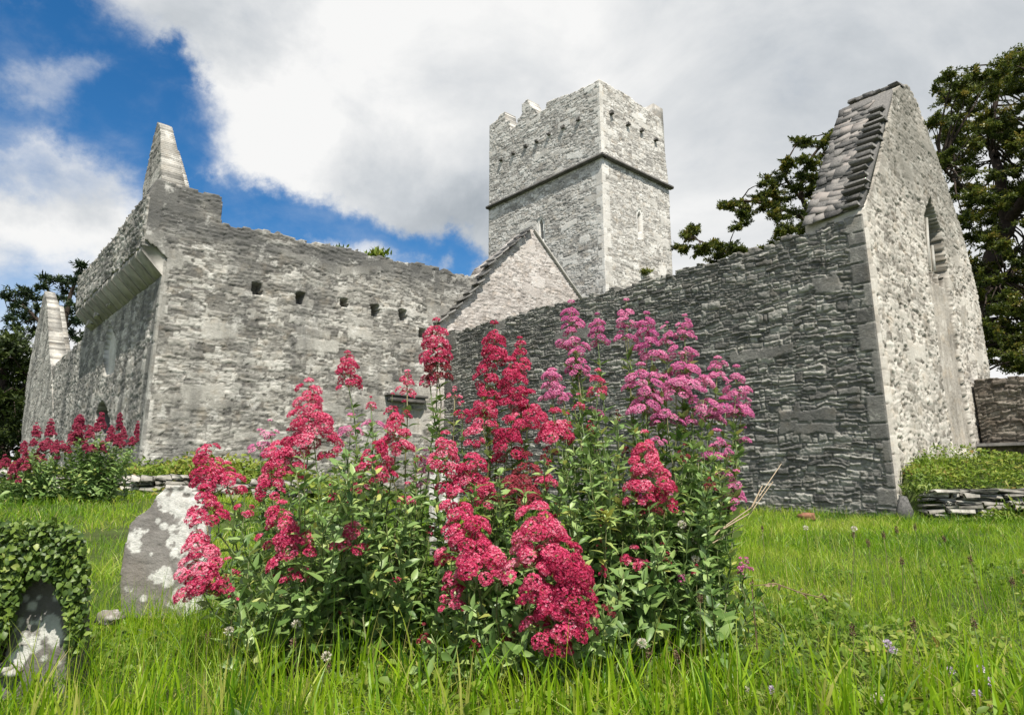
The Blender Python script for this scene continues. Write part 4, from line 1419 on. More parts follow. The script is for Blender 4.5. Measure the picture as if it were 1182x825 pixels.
# ------------------------------------------------------------------ gravestones
def gravestone(name, label, px, Y, thick, seed, blobs, lean=0.0, zb=-0.05):
    base = at_depth(np.mean([p[0] for p in px]), px[0][1], Y)
    pl = Plane((base[0], base[1], 0), (math.cos(0.12), math.sin(0.12), 0))
    poly = pl.poly(px)
    bl = [(pl.uz(x, y), r / FPX * Y) for x, y, r in blobs]

    def lich(U, Z):
        f = np.full(U.shape, -1.0)
        wob = 0.045 * fbm(U * 20, Z * 20, seed, 5)
        for (u, z), r in bl:
            f = np.maximum(f, r - np.hypot(U - u, Z - z) + wob * min(1, r / 0.04))
        return sstep(-0.003, 0.004, f) * (0.80 + 0.3 * fbm(U * 60, Z * 60, seed + 2, 3)) * (1 - 0.85 * sstep(0.30, 0.38, fbm(U * 34, Z * 34, seed + 4, 3) + 0.1))
    n_out = np.array([pl.d[1], -pl.d[0], 0])
    V, F, at = stone_panel(pl, n_out, poly, thick, 0.0055, seed, hr=(0.5, 0.9), lr=(2, 3), amp=0.008, big=0, warp=0.0, lich=lich, jag=0.0)
    V = V - n_out * ((V[:, 2:3] - V[:, 2].min()) * lean)
    o = mesh_obj(name, V, [F], M['grave_stone'], attrs=at)
    return o


g1 = gravestone('gravestone', '', [(140, 712), (137, 672), (140, 640), (146, 606), (155, 596), (165, 590), (170, 585), (176, 573), (186, 564), (197, 560.5), (208, 560.5), (216, 564), (222, 572), (226, 583), (230, 594), (233, 606), (234, 650), (230, 716)],
                3.35, 0.10, 131, [(204, 572, 24), (194, 578, 15), (216, 588, 22), (186, 574, 10), (207, 610, 14), (202, 630, 14), (228, 612, 15), (155, 624, 10), (148, 622, 6), (186, 607, 4.5), (183, 664, 9), (195, 670, 8), (205, 650, 5), (215, 690, 16), (230, 680, 14), (178, 600, 5), (147, 680, 4), (165, 690, 3), (172, 640, 2.5), (225, 640, 12)], 0.10)
tag(g1, 'round topped gravestone with white lichen over its head beside the red valerian', 'gravestone')
g2 = gravestone('gravestone', '', [(-6, 810), (4, 760), (10, 720), (14, 690), (24, 664), (40, 646), (54, 648), (66, 666), (73, 690), (76, 740), (78, 810)], 2.2, 0.13, 137,
                [(32, 727, 12), (52, 727, 14), (60, 735, 8), (42, 745, 6), (14, 762, 9), (22, 755, 7), (8, 770, 6), (33, 700, 4), (40, 690, 3), (25, 691, 3), (58, 690, 4), (50, 760, 3), (66, 765, 2.5), (61, 743, 4)], 0.10)
tag(g2, 'leaning dark gravestone wrapped in ivy with white lichen blotches', 'gravestone')
g3 = gravestone('gravestone', '', [(496, 640), (495, 560), (498, 535), (506, 526), (518, 526), (527, 536), (530, 560), (530, 640)], 4.4, 0.10, 139,
                [(512, 545, 30), (512, 570, 26), (510, 600, 25)], 0.05)
tag(g3, 'small white gravestone mostly hidden behind the middle valerian stems', 'gravestone')

# ivy over the left stone
ri = np.random.default_rng(51)
ivp, ivd, ivn = [], [], []
iv_poly = [(-60, 618), (-20, 610), (10, 602), (40, 599), (66, 602), (86, 610), (98, 626), (102, 650), (100, 690), (98, 730), (92, 752), (80, 752), (77, 700), (68, 678), (58, 668), (46, 660), (34, 668), (22, 686), (14, 716), (2, 740), (-60, 760)]
while len(ivp) < 7500:
    x, y = ri.uniform(-60, 100), ri.uniform(600, 762)
    if inside(iv_poly, np.array([x]), np.array([y]))[0]:
        front = ri.random() < 0.5
        ivp.append(at_depth(x, y, 2.17 + (ri.uniform(-0.05, 0.0) if front else (ri.uniform(0.0, 0.4) if y < 655 or x > 76 or x < 6 else 0.0))))
fill = [(-60, 650), (100, 640), (102, 748), (70, 765), (-60, 775)]
while len(ivp) < 10000:
    x, y = ri.uniform(-60, 102), ri.uniform(640, 775)
    if inside(fill, np.array([x]), np.array([y]))[0]:
        ivp.append(at_depth(x, y, ri.uniform(2.45, 2.7)))
ivp = np.array(ivp)
n = len(ivp)
D = unit(rand_unit(ri, n) * 0.8 + [0, -0.3, -0.5])
Nn = unit(rand_unit(ri, n) * 0.55 + [0.1, -0.7, 0.6])
ls = ri.uniform(0.012, 0.027, n)
V, F3, F4, T = leaf_faces(ivp, D, Nn, ls, ls * ri.uniform(0.65, 0.95, n), np.clip(ri.normal(0.5, 0.22, n), 0, 1))
ivy = thing('ivy', (float(ivp[:, 0].mean()), 2.3, 0.0), 'mound of glossy ivy smothering the leaning gravestone at lower left', 'ivy')
mesh_obj('foliage', V, [F3, F4], M['ivy'], ivy, {'tone': T})
mb = MB()
for k in range(14):
    p = ivp[ri.integers(n)]
    if p[0] > at_depth(60, 600, 2.3)[0]:
        continue
    b0 = np.array([p[0] * 0.8 - 0.2, 2.36, 0.0])
    t = np.linspace(0, 1, 5)[:, None]
    mb.tube(b0 * (1 - t) + p * t + ri.normal(0, 0.01, (5, 3)), np.linspace(0.006, 0.002, 5), 5, 0.4)
mb.build('stem', M['bark'], ivy)


def loose_stone(name, label, px, py, Y, size, mat, cat, seed):
    r_ = np.random.default_rng(seed)
    p = at_depth(px, py, Y)
    V, F = [], []
    nu_, nv_ = 12, 8
    for i in range(nv_ + 1):
        for j in range(nu_):
            a, b = math.pi * i / nv_, 2 * math.pi * j / nu_
            V.append([math.sin(a) * math.cos(b), math.sin(a) * math.sin(b), math.cos(a)])
    V = np.array(V)
    V = np.sign(V) * np.abs(V) ** 0.7
    V = V * size * (1 + 0.6 * fbm(V[:, 0] * 2.2 / max(size) * 0.05 + seed, V[:, 1] * 2.2 / max(size) * 0.05 + V[:, 2] * 20, seed, 3)[:, None])
    for i in range(nv_):
        for j in range(nu_):
            F.append([i * nu_ + j, i * nu_ + (j + 1) % nu_, (i + 1) * nu_ + (j + 1) % nu_, (i + 1) * nu_ + j])
    o = mesh_obj(name, V + p, [F], mat, attrs={'tone': np.full(len(V), 0.25)})
    return tag(o, label, cat)


M['red_rock'] = plain_mat('reddish_rock', [(0.2, (0.16, 0.07, 0.045)), (0.6, (0.32, 0.16, 0.10)), (0.9, (0.42, 0.27, 0.19))], 0.9, 20, 0.5)
M['white_rock'] = plain_mat('lichen_rock', [(0.35, (0.2, 0.18, 0.16)), (0.55, (0.6, 0.59, 0.55)), (0.9, (0.8, 0.8, 0.77))], 0.9, 14, 0.5)
gy0 = on_ground(932, 601)[1]
loose_stone('loose_stone', 'reddish stone lying at the foot of the dark side wall', 932, 596, gy0, (0.13, 0.09, 0.06), M['red_rock'], 'stone', 3)
loose_stone('loose_stone', 'small white lichened stone in the grass left of the round topped gravestone', 127, 712, 2.9, (0.05, 0.04, 0.025), M['white_rock'], 'stone', 4)
loose_stone('loose_stone', 'flat pale lichened stone at the foot of the ivy covered gravestone', 12, 772, 2.2, (0.045, 0.04, 0.018), M['white_rock'], 'stone', 6)
mb = MB()
ps = on_ground(1031, 600)
mb.prism(Plane((ps[0], P0[1] - 0.75, 0), (1, 0, 0)), [(-0.12, -0.05), (0.13, -0.05), (0.12, 0.16), (0.05, 0.36), (-0.01, 0.37), (-0.09, 0.17)], np.array([0, -1.0, 0]), 0.03, 0.05, 0.15)
tag(mb.build('slate_slab', M['slope_slate']), 'small dark pointed slate propped against the corner of the dark wall', 'slab')


# ------------------------------------------------------------------ valerian plants
def head_mesh(mbh, c, axis, w, h, rg, tiers, tone0, fl=0.0075, dens=1.0):
    """a flower panicle: tiers of domed cymes packed with small florets; c is the foot of the head"""
    axis = axis / np.linalg.norm(axis)
    a = np.cross(axis, [0.3, 0.9, 0.1]); a /= np.linalg.norm(a)
    b = np.cross(axis, a)
    nt = max(2, int(round(h / (0.030 if not tiers else 0.036))))
    Pf, Nf = [], []
    for k in range(nt):
        t = k / max(1, nt - 1)                 # 0 top, 1 foot
        rad = w / 2 * (0.20 + 0.62 * t ** 0.75) * rg.uniform(0.85, 1.15)
        zc = h * (0.94 - 0.84 * t)
        nl = 1 if t == 0 else int(rg.integers(3, 5) + round(3 * t))
        ph = rg.uniform(0, 6.28)
        for j in range(nl):
            th = ph + j * 6.283 / nl + rg.normal(0, 0.2)
            rr = 0 if t == 0 else rad * rg.uniform(0.65, 1.25)
            lr_ = w * rg.uniform(0.125, 0.215) * (0.85 if t < 0.3 else 1.0)
            lc = c + axis * (zc + rg.normal(0, 0.011)) + (a * math.cos(th) + b * math.sin(th)) * rr - UP * rr * 0.25
            out = unit(axis * 0.8 + (a * math.cos(th) + b * math.sin(th)) * (0.7 if rr else 0))
            n = int(dens * 96 * (lr_ / 0.02) ** 2)
            n = max(14, min(n, 300))
            d = rand_unit(rg, n)
            dd = d @ out
            d = d - out * (np.minimum(dd, -0.15) - 0.0)[:, None] * 1.3 * (dd < -0.15)[:, None]
            d = unit(d)
            sq = out * (d @ out)[:, None]
            q = lc + (d - sq * (0.45 if tiers else 0.3)) * lr_ * rg.uniform(0.8, 1.08, n)[:, None]
            Pf.append(q)
            Nf.append(unit(d + out * 0.35 + rand_unit(rg, n) * 0.45))
            # small stalk
            mbh.tube([c + axis * max(0.0, zc - lr_ * 1.5 - 0.01), lc - out * lr_ * 0.4], [0.0014, 0.0012], 4, 0.6, mi=1)
    P, Nn = np.vstack(Pf), np.vstack(Nf)
    n = len(P)
    tn = np.clip(np.repeat(rg.normal(tone0 + rg.normal(0, 0.09), 0.10, len(Pf)), [len(q) for q in Pf]) + rg.normal(0, 0.2, n), 0, 1)
    s1 = unit(np.cross(Nn, rand_unit(rg, n)))
    s2 = np.cross(Nn, s1)
    sz = rg.uniform(0.75, 1.2, n)[:, None] * fl / 2
    Vs = [P - Nn * sz * 0.6]
    for k in range(5):
        for off, r in ((-0.36, 0.95), (0.36, 1.05)):
            an = k * 2 * math.pi / 5 + off
            Vs.append(P + (s1 * math.cos(an) + s2 * math.sin(an)) * sz * r + Nn * sz * 0.15)
    V = np.stack(Vs, 1).reshape(-1, 3)
    bb = (np.arange(n) * 11)[:, None]
    F3 = np.vstack([bb + [0, 1 + 2 * k, 2 + 2 * k] for k in range(5)])
    mbh.add(V, F3, None, np.repeat(tn, 11), 0)


def curve_pts(p0, p1, n, rg, bow):
    t = np.linspace(0, 1, n)[:, None]
    mid = np.array([p0[0] * 0.45 + p1[0] * 0.55, p0[1] * .45 + p1[1] * .55, p1[2]]) * bow + (p0 + p1) / 2 * (1 - bow)
    # leave the base outward, arrive upright
    ctrl = p0 * 0.35 + p1 * 0.65
    ctrl = np.array([ctrl[0], ctrl[1], p0[2] + (p1[2] - p0[2]) * 0.42])
    return p0 * (1 - t) ** 2 + ctrl * 2 * t * (1 - t) + p1 * t ** 2


def stem_leaves(C, rg, L0, L1, t0, t1, out):
    ln = np.linalg.norm(np.diff(C, axis=0), axis=1).sum()
    k = 0
    s = t0 * ln
    seg = np.concatenate([[0], np.cumsum(np.linalg.norm(np.diff(C, axis=0), axis=1))])
    P, D, N_, Lg = [], [], [], []
    rot = rg.uniform(0, 3.14)
    while s < t1 * ln:
        p = np.array([np.interp(s, seg, C[:, i]) for i in range(3)])
        i = min(np.searchsorted(seg, s), len(C) - 1)
        ax = unit(C[i] - C[i - 1] if i else C[1] - C[0])
        a = unit(np.cross(ax, [0.2, 0.9, 0.3])); b = np.cross(ax, a)
        f = s / ln
        for sg in (0, math.pi):
            th = rot + sg + rg.normal(0, 0.15)
            r = a * math.cos(th) + b * math.sin(th)
            el = rg.uniform(0.15, 0.75)
            P.append(p); D.append(r + ax * el + UP * 0.15)
            N_.append(ax * 1.0 - r * el + rg.normal(0, 0.2, 3))
            Lg.append((L0 + (L1 - L0) * f) * rg.uniform(0.75, 1.2))
        # axillary small leaves
        for q in range(3):
            dv = rand_unit(rg, 1)[0] + ax * 0.8
            P.append(p); D.append(dv); N_.append(ax + rg.normal(0, .4, 3)); Lg.append(rg.uniform(0.018, 0.04))
        rot += math.pi / 2 + rg.normal(0, 0.2)
        s += rg.uniform(0.035, 0.06)
    if P:
        out.append((np.array(P), np.array(D), np.array(N_), np.array(Lg)))


def valerian(label, base_px, Yb, heads, nleafy, region, seed, petal, name='red_valerian', tiers=False, tone=0.6, leafL=(0.085, 0.05), density=1.0, fl=0.0075, cat='flowering plant', sprigs=0.2):
    """heads: (px, py centre, w px, h px, depth, petal or None)"""
    rg = np.random.default_rng(seed)
    b = on_ground(*base_px)
    b = at_depth(base_px[0], base_px[1], Yb); b[2] = float(gz(b[0], b[1]))
    root = thing(name, b, label, cat)
    lv = []
    st = MB()
    for hd in heads:
        px, py, w, h, Y = hd[:5]
        pm = M[hd[5]] if len(hd) > 5 and hd[5] else M[petal]
        sc_ = Y / FPX * 1.03
        foot = at_depth(px, py + h * 0.45, Y)
        top = at_depth(px, py - h * 0.5, Y)
        hb = b + np.array([*rg.normal(0, 0.09, 2), 0])
        hb[0] += (foot[0] - b[0]) * 0.35
        hb[2] = float(gz(hb[0], hb[1])) - 0.01
        C = curve_pts(hb, foot, 9, rg, 0.3)
        C[1:-1] += rg.normal(0, 0.008, (7, 3))
        st.tube(C, np.linspace(0.0042, 0.0024, 9), 5, rg.uniform(0.1, 0.9))
        stem_leaves(C, rg, leafL[0], leafL[1], 0.12, 0.93, lv)
        ax = unit(C[-1] - C[-3]) * 0.25 + unit(top - foot)
        hm = MB()
        tr = tiers if len(hd) < 7 else hd[6]
        head_mesh(hm, foot, ax, w * sc_ * 0.9, np.linalg.norm(top - foot), rg, tr, tone, fl=fl, dens=density)
        hm.build('flower_head', [pm, M['stem']], root)
    for k in range(nleafy):
        i = rg.integers(len(region))
        x, y, rx, ry = region[i]
        e = at_depth(x + rg.uniform(-rx, rx), y + rg.uniform(-ry, ry), Yb + rg.uniform(-0.36, 0.35))
        hb = b + np.array([*rg.normal(0, 0.10, 2), 0])
        hb[0] += (e[0] - b[0]) * 0.5
        hb[2] = float(gz(hb[0], hb[1])) - 0.01
        e[2] = max(e[2], hb[2] + 0.08)
        C = curve_pts(hb, e, 8, rg, 0.3)
        C[1:-1] += rg.normal(0, 0.01, (6, 3))
        st.tube(C, np.linspace(0.004, 0.0016, 8), 5, rg.uniform(0.1, 0.8))
        stem_leaves(C, rg, leafL[0] * 1.1, leafL[1] * 0.95, 0.1, 1.0, lv)
        if rg.random() < sprigs:
            hm = MB()
            sw = rg.uniform(0.022, 0.045)
            head_mesh(hm, C[-1], unit(C[-1] - C[-2]) + UP * 0.5, sw, sw * rg.uniform(0.8, 1.2), rg, tiers, tone - 0.15, fl=fl, dens=density)
            hm.build('flower_head', [M[petal] if rg.random() < 0.6 else M['dull_petal'], M['stem']], root)
    st.build('stem', M['stem'], root)
    P, D, N_, Lg = (np.concatenate([q[i] for q in lv]) for i in range(4))
    n = len(P)
    tn = np.clip(rg.normal(0.55, 0.22, n), 0, 0.95)
    V, F3, F4, T = leaf_faces(P, D, N_, Lg, Lg * rg.uniform(0.34, 0.48, n), tn, 0.18, rg.uniform(0.0, 0.25))
    mesh_obj('foliage', V, [F3, F4], M['leaf'], root, {'tone': T})
    return root


valerian('crimson valerian plant spreading to the left over the round topped gravestone', (352, 775), 2.50,
         [(240, 532, 42, 48, 2.55), (262, 548, 40, 30, 2.58), (238, 578, 42, 46, 2.45), (232, 628, 48, 52, 2.40), (233, 662, 52, 44, 2.38), (264, 660, 22, 20, 2.4),
          (324, 600, 44, 46, 2.40), (340, 622, 60, 34, 2.38), (404, 613, 42, 34, 2.4), (282, 578, 24, 22, 2.55), (336, 656, 20, 16, 2.36), (352, 660, 14, 14, 2.38)],
         26, [(330, 680, 60, 60), (300, 650, 40, 40), (400, 660, 50, 50), (380, 560, 40, 40)], 201, 'red_petal')
valerian('crimson valerian plant with slender heads against the grey nave wall left of centre', (440, 772), 2.65,
         [(402, 425, 33, 44, 2.75), (356, 462, 44, 44, 2.7), (362, 490, 62, 38, 2.7), (336, 512, 42, 36, 2.65), (322, 532, 44, 34, 2.65), (313, 556, 36, 32, 2.6), (382, 512, 34, 22, 2.7),
          (457, 498, 38, 44, 2.65), (434, 524, 42, 36, 2.6), (470, 440, 22, 24, 2.8), (452, 466, 18, 18, 2.8), (428, 462, 14, 12, 2.8), (466, 472, 20, 16, 2.75), (415, 555, 22, 16, 2.6), (470, 568, 20, 18, 2.6), (438, 545, 26, 18, 2.6)],
         52, [(420, 560, 60, 70), (390, 600, 60, 60), (460, 560, 40, 60), (440, 660, 70, 60), (480, 640, 30, 60)], 202, 'red_petal')
valerian('tall crimson valerian plant crowded with heads at the middle of the clump', (560, 775), 2.68,
         [(504, 394, 38, 56, 2.85), (505, 420, 34, 30, 2.85, 'dull_petal'), (496, 436, 26, 12, 2.85), (525, 450, 18, 16, 2.85),
          (571, 396, 36, 46, 2.8), (600, 410, 26, 46, 2.8), (562, 426, 32, 22, 2.8), (562, 444, 28, 26, 2.78), (590, 442, 44, 54, 2.75), (610, 474, 48, 40, 2.72), (558, 476, 42, 46, 2.7), (640, 490, 46, 28, 2.72), (586, 504, 44, 40, 2.66), (654, 492, 22, 24, 2.72),
          (514, 518, 38, 38, 2.6), (545, 545, 56, 40, 2.58), (520, 548, 34, 30, 2.6), (560, 566, 34, 28, 2.58),
          (605, 552, 56, 52, 2.6, 'dull_petal'), (632, 545, 30, 22, 2.6), (548, 502, 26, 22, 2.68), (534, 470, 20, 14, 2.75)],
         74, [(560, 560, 60, 50), (600, 620, 60, 60), (560, 680, 70, 60), (620, 560, 50, 60), (500, 600, 30, 60), (640, 700, 60, 50)], 203, 'red_petal')
valerian('low crimson valerian plant with the biggest drooping head at front of the clump', (590, 790), 2.36,
         [(530, 588, 46, 40, 2.25), (540, 618, 66, 46, 2.22), (556, 640, 60, 36, 2.2), (524, 676, 34, 50, 2.24), (580, 645, 20, 20, 2.22),
          (624, 606, 66, 44, 2.12), (616, 636, 62, 44, 2.08), (650, 644, 66, 50, 2.08), (660, 676, 62, 52, 2.06), (622, 676, 58, 44, 2.08), (640, 704, 66, 40, 2.07), (640, 728, 40, 36, 2.08), (674, 704, 30, 34, 2.08)],
         34, [(560, 700, 60, 50), (640, 740, 60, 30), (520, 720, 50, 40), (690, 700, 40, 50)], 204, 'red_petal', density=1.15)
valerian('red valerian plant with three separate heads low on the right of the clump', (735, 765), 2.52,
         [(744, 520, 42, 36, 2.5), (752, 544, 52, 34, 2.48), (768, 562, 34, 30, 2.5), (740, 560, 40, 34, 2.48), (752, 582, 30, 22, 2.48, 'dull_petal'), (732, 638, 33, 26, 2.42), (696, 620, 18, 16, 2.5, 'dull_petal'), (690, 440, 24, 22, 2.75), (668, 462, 16, 14, 2.75)],
         56, [(740, 600, 50, 50), (700, 580, 50, 60), (780, 620, 40, 40), (720, 680, 60, 50), (690, 520, 40, 50), (660, 520, 30, 30)], 205, 'red_petal')
valerian('tall pink valerian plant with tiered heads against the dark side wall', (745, 755), 2.75,
         [(660, 364, 30, 36, 2.95), (660, 386, 36, 14, 2.95), (667, 412, 30, 40, 2.9), (655, 392, 20, 12, 2.95), (690, 378, 27, 34, 2.95), (723, 360, 27, 30, 2.95), (722, 382, 30, 18, 2.95), (746, 378, 34, 40, 2.92), (752, 402, 38, 20, 2.92), (770, 386, 20, 26, 2.92), (790, 374, 27, 32, 2.9), (790, 396, 38, 22, 2.9), (787, 415, 46, 22, 2.9), (796, 434, 48, 20, 2.88), (780, 440, 40, 26, 2.86), (812, 452, 40, 22, 2.86),
          (638, 440, 34, 38, 2.9), (650, 450, 24, 22, 2.9), (740, 432, 44, 28, 2.88), (745, 456, 44, 30, 2.85), (770, 470, 40, 22, 2.85), (764, 422, 30, 22, 2.9), (828, 422, 28, 26, 2.9), (850, 436, 32, 32, 2.9), (838, 462, 50, 15, 2.9), (818, 470, 34, 14, 2.88), (858, 458, 22, 16, 2.9), (852, 470, 26, 12, 2.9),
          (826, 512, 30, 32, 2.85), (832, 536, 26, 24, 2.82), (848, 560, 30, 30, 2.8), (858, 500, 20, 14, 2.88), (842, 578, 22, 18, 2.8), (818, 556, 18, 16, 2.8), (690, 468, 20, 16, 2.85), (800, 480, 22, 14, 2.85), (758, 500, 24, 20, 2.8)],
         70, [(740, 500, 60, 30), (790, 540, 40, 40), (700, 490, 40, 50), (760, 560, 50, 50), (800, 600, 40, 40), (820, 540, 25, 40), (750, 640, 60, 50)], 206, 'pink_petal', 'pink_valerian', True, 0.6)
valerian('small pale pink valerian showing behind the left crimson heads', (372, 690), 3.2,
         [(300, 505, 26, 22, 3.2), (314, 512, 22, 20, 3.2), (312, 494, 20, 16, 3.2), (405, 488, 30, 20, 3.2), (430, 478, 24, 18, 3.2), (490, 530, 26, 26, 3.1), (486, 548, 26, 16, 3.1)],
         26, [(350, 560, 60, 40), (420, 540, 50, 40), (300, 560, 20, 30)], 207, 'pink_petal', 'pink_valerian', True, 0.75)


# distant clumps on the left
def far_clump(label, px, Y, heads, seed, greens):
    hs_ = []
    rg = np.random.default_rng(seed)
    for x, y, w, h, Yh in heads:
        hs_.append((x, y, w * 0.62, h * 0.8, Yh))
        hs_.append((x + rg.uniform(-0.8, 0.8) * w, y + rg.uniform(0.1, 0.9) * h, w * 0.5, h * 0.5, Yh - 0.2))
    valerian(label, px, Y, hs_, 70, greens, seed, 'far_petal', 'red_valerian', False, 0.5, (0.13, 0.08), 0.16, 0.026, sprigs=0.0)


far_clump('bushy red valerian in front of the front wall, right one of the two', (105, 590), 9.6,
          [(92, 487, 22, 24, 9.8), (90, 504, 26, 18, 9.7), (104, 498, 16, 20, 9.7), (117, 485, 16, 26, 9.7), (128, 500, 16, 24, 9.6), (138, 486, 13, 26, 9.7), (142, 500, 14, 20, 9.7), (158, 494, 8, 20, 9.7), (152, 508, 14, 14, 9.7), (82, 505, 12, 20, 9.8)], 221,
          [(110, 530, 40, 20), (90, 550, 30, 20), (125, 520, 25, 14), (100, 515, 20, 10), (80, 560, 30, 20)])
far_clump('bushy red valerian at the left edge below the dark trees', (25, 585), 9.6,
          [(42, 496, 16, 20, 9.7), (58, 494, 18, 26, 9.7), (54, 512, 26, 16, 9.6), (28, 514, 14, 18, 9.7), (28, 530, 26, 14, 9.6), (18, 538, 20, 14, 9.6), (6, 532, 18, 16, 9.7), (-12, 530, 20, 20, 9.7), (44, 524, 16, 12, 9.6), (62, 518, 14, 12, 9.6), (16, 548, 14, 10, 9.5)], 222,
          [(40, 545, 25, 20), (10, 560, 30, 15), (55, 540, 20, 18), (-20, 560, 30, 15)])


# small wall plants
def tuft(name, label, p, n, r, ln, mat, seed, cat='plant', tone0=0.6):
    r_ = np.random.default_rng(seed)
    P = p + r_.normal(0, r, (n, 3)) * [1, 0.6, 0.3]
    D = unit(rand_unit(r_, n) * 0.8 + [0, 0, 0.8])
    L_ = r_.uniform(*ln, n)
    V, F3, F4, T = leaf_faces(P, D, rand_unit(r_, n), L_, L_ * 0.35, np.clip(r_.normal(tone0, 0.2, n), 0, 1))
    o = mesh_obj(name, V, [F3, F4], mat, loc=p, attrs={'tone': T})
    return tag(o, label, cat)


tuft('wall_plant', 'leafy green tuft growing on top of the nave wall', plL1.hit(441, 294) + DA * 0.3, 160, 0.17, (0.12, 0.3), M['cover'], 301)
tuft('wall_plant', 'thin dark tuft on the nave wall top, left of the leafy one', plL1.hit(398, 286) + DA * 0.3, 60, 0.12, (0.08, 0.2), M['ivy'], 302)
tuft('wall_plant', 'dark tuft growing from the foot of the tower just above the dark wall', plTr.hit(742, 316) - DA * 0.15, 120, 0.13, (0.12, 0.26), M['tree_leaf'], 303)
tuft('wall_plant', 'bright leafy plant rooted at the dark wall corner by the retaining wall', np.array([P0[0] - 0.02, P0[1] - 0.62, 0.45]), 150, 0.10, (0.05, 0.12), M['ivy'], 304, tone0=0.8)
tuft('weed', 'bushy green weeds along the foot of the right retaining wall', np.array([P0[0] + 1.45, P0[1] - 0.85, 0.12]), 420, 0.30, (0.05, 0.13), M['cover'], 305, tone0=0.45)['kind'] = 'stuff'


# ------------------------------------------------------------------ meadow flowers, stalks and twigs
def stalk(name, label, cat, group, px, top_py, Y, kind, seed):
    r_ = np.random.default_rng(seed)
    top = at_depth(px, top_py, Y)
    g = float(gz(top[0], top[1]))
    foot = np.array([top[0] + r_.normal(0, 0.03), top[1] + r_.normal(0, 0.03), g - 0.01])
    root = thing(name, foot, label, cat, group)
    C = curve_pts(foot, top, 7, r_, 0.2)
    m_ = MB()
    m_.tube(C, np.linspace(0.0022, 0.0014, 7), 5, r_.uniform(0.3, 0.9))
    m_.build('stem', M['stem'], root)
    m_ = MB()
    ax = unit(C[-1] - C[-2])
    n = {'plantain': 150, 'clover': 110, 'lilac': 60}[kind]
    d = rand_unit(r_, n)
    if kind == 'plantain':
        q = top + d * 0.0055 + ax * r_.uniform(-0.012, 0.016, n)[:, None]
        V, F, T = quad_leaves(q, d, rand_unit(r_, n), np.full(n, 0.005), np.full(n, 0.004), r_.uniform(0, 1, n))
        mat = M['seed']
    else:
        q = top + d * [1, 1, 0.8] * (0.009 if kind == 'clover' else 0.006)
        V, F, T = quad_leaves(q, unit(d + UP * 0.3), rand_unit(r_, n), np.full(n, 0.009), np.full(n, 0.004), r_.uniform(0, 1, n))
        mat = M['clover'] if kind == 'clover' else M['lilac']
    m_.add(V, None, F, T)
    m_.build('flower_head' if kind != 'plantain' else 'seed_head', mat, root)


for i, (x, y, Y) in enumerate(((1020, 618, 3.6), (985, 617, 3.9), (1035, 612, 3.8), (1056, 608, 4.2), (1002, 627, 3.4), (1041, 648, 3.2), (1120, 646, 3.2), (1054, 720, 2.35), (1124, 720, 2.4), (1168, 672, 2.7), (984, 728, 2.3), (808, 690, 2.3),
                               (749, 756, 2.15), (781, 758, 2.15), (610, 782, 2.05), (338, 742, 2.3), (378, 770, 2.2), (240, 735, 2.4), (356, 688, 2.5), (110, 748, 2.6), (880, 610, 4.5), (1090, 622, 4.0))):
    stalk('plantain_stalk', 'thin plantain stalk with a brown seed head above the grass', 'wildflower', 'plantain stalks in the grass', x, y, Y, 'plantain', 400 + i)
for i, (x, y, Y) in enumerate(((986, 610, 3.6), (930, 609, 4.2), (803, 645, 2.5), (803, 623, 2.6), (862, 798, 2.1), (1012, 806, 2.05), (1023, 808, 2.05), (741, 742, 2.2), (264, 728, 2.3), (377, 757, 2.2), (342, 720, 2.35), (598, 812, 2.0), (787, 605, 2.5))):
    stalk('clover_flower', 'small cream white clover flower in the long grass', 'wildflower', 'white clover flowers in the grass', x, y, Y, 'clover', 450 + i)
for i, (x, y, Y) in enumerate(((1024, 742, 2.2), (1031, 750, 2.2), (1097, 774, 2.1), (1128, 800, 2.05), (1150, 818, 2.0), (1165, 815, 2.0), (1132, 772, 2.1), (891, 796, 2.05), (1142, 786, 2.08))):
    stalk('lilac_flower', 'tiny pale lilac flower low in the grass', 'wildflower', 'tiny lilac flowers at lower right', x, y, Y, 'lilac', 480 + i)

# a lone pink valerian head in the grass on the right
valerian('lone short valerian sprig with one pink head in the grass right of the clump', (862, 770), 2.5, [(861, 648, 13, 13, 2.5), (855, 655, 9, 8, 2.5)], 3, [(868, 690, 14, 14)], 231, 'pink_petal', 'pink_valerian', False, 0.6, (0.06, 0.04))

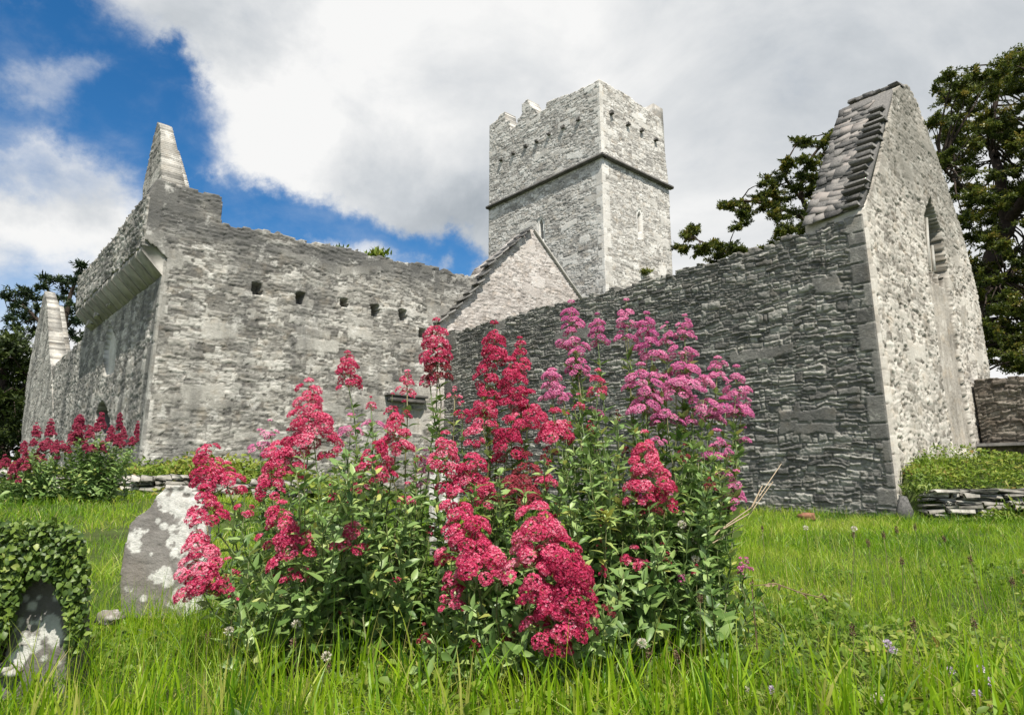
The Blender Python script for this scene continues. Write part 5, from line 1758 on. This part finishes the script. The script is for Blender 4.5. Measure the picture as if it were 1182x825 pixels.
# dry twigs right of the clump
mb = MB()
for pts in ([(795, 650), (830, 612), (868, 585), (902, 535)], [(835, 610), (866, 592), (892, 556)], [(780, 660), (820, 628), (858, 606)], [(868, 585), (880, 560)], [(720, 668), (770, 640), (822, 618)]):
    P = np.array([at_depth(x, y, 2.62 + 0.02 * k) for k, (x, y) in enumerate(pts)])
    mb.tube(P, np.linspace(0.0035, 0.0014, len(P)), 5, rng.uniform(0.5, 1.0))
P = np.array([[at_depth(795, 650, 2.62)[0] - 0.06, 2.62, 0.0], at_depth(795, 650, 2.62)])
mb.tube(P, [0.004, 0.0035], 5, 0.6)
tag(mb.build('dry_twig', M['dry']), 'bleached dry twigs reaching out from the right side of the clump', 'twig')
mb = MB()
P = np.array([[at_depth(870, 690, 2.5)[0], 2.5, 0.0], at_depth(868, 676, 2.5), at_depth(895, 673, 2.48), at_depth(925, 684, 2.45), at_depth(950, 690, 2.42)])
mb.tube(P, np.linspace(0.003, 0.0015, 5), 5, 0.2)
for q in P[1:]:
    for k in range(4):
        V, F3, F4, T = leaf_faces(q[None] + rng.normal(0, 0.006, (1, 3)), rand_unit(rng, 1), rand_unit(rng, 1) + UP, np.array([0.03]), np.array([0.014]), np.array([0.5]))
        mb.add(V, F3, F4, rng.uniform(0.2, 0.9))
tag(mb.build('bramble_shoot', M['dry']), 'reddish brown dried shoot trailing over the grass right of the clump', 'twig')

# yellow-leaved shoot
pb = at_depth(690, 770, 2.30); pb[2] = 0
ysh = thing('young_shoot', pb, 'yellowing leafy shoot standing between the red heads right of centre', 'plant')
mb = MB()
C = curve_pts(pb, at_depth(700, 592, 2.34), 8, rng, 0.2)
mb.tube(C, np.linspace(0.004, 0.002, 8), 5, 0.7)
mb.build('stem', M['stem'], ysh)
n = 26
t = np.concatenate([rng.uniform(0.7, 1, 12), rng.uniform(0.93, 1.0, 14)])
P = np.stack([np.interp(t, np.linspace(0, 1, 8), C[:, i]) for i in range(3)], -1)
V, F3, F4, T = leaf_faces(P, rand_unit(rng, n) * [1, 1, 0.4] + [0, -0.2, 0.15], rand_unit(rng, n) * 0.4 + UP, rng.uniform(0.05, 0.085, n), rng.uniform(0.016, 0.026, n), rng.uniform(0.85, 1.0, n))
mesh_obj('foliage', V, [F3, F4], M['leaf'], ysh, {'tone': T})

for o in bpy.data.objects:
    if '_org' in o.keys():
        del o['_org']
print('objects', len(bpy.data.objects))
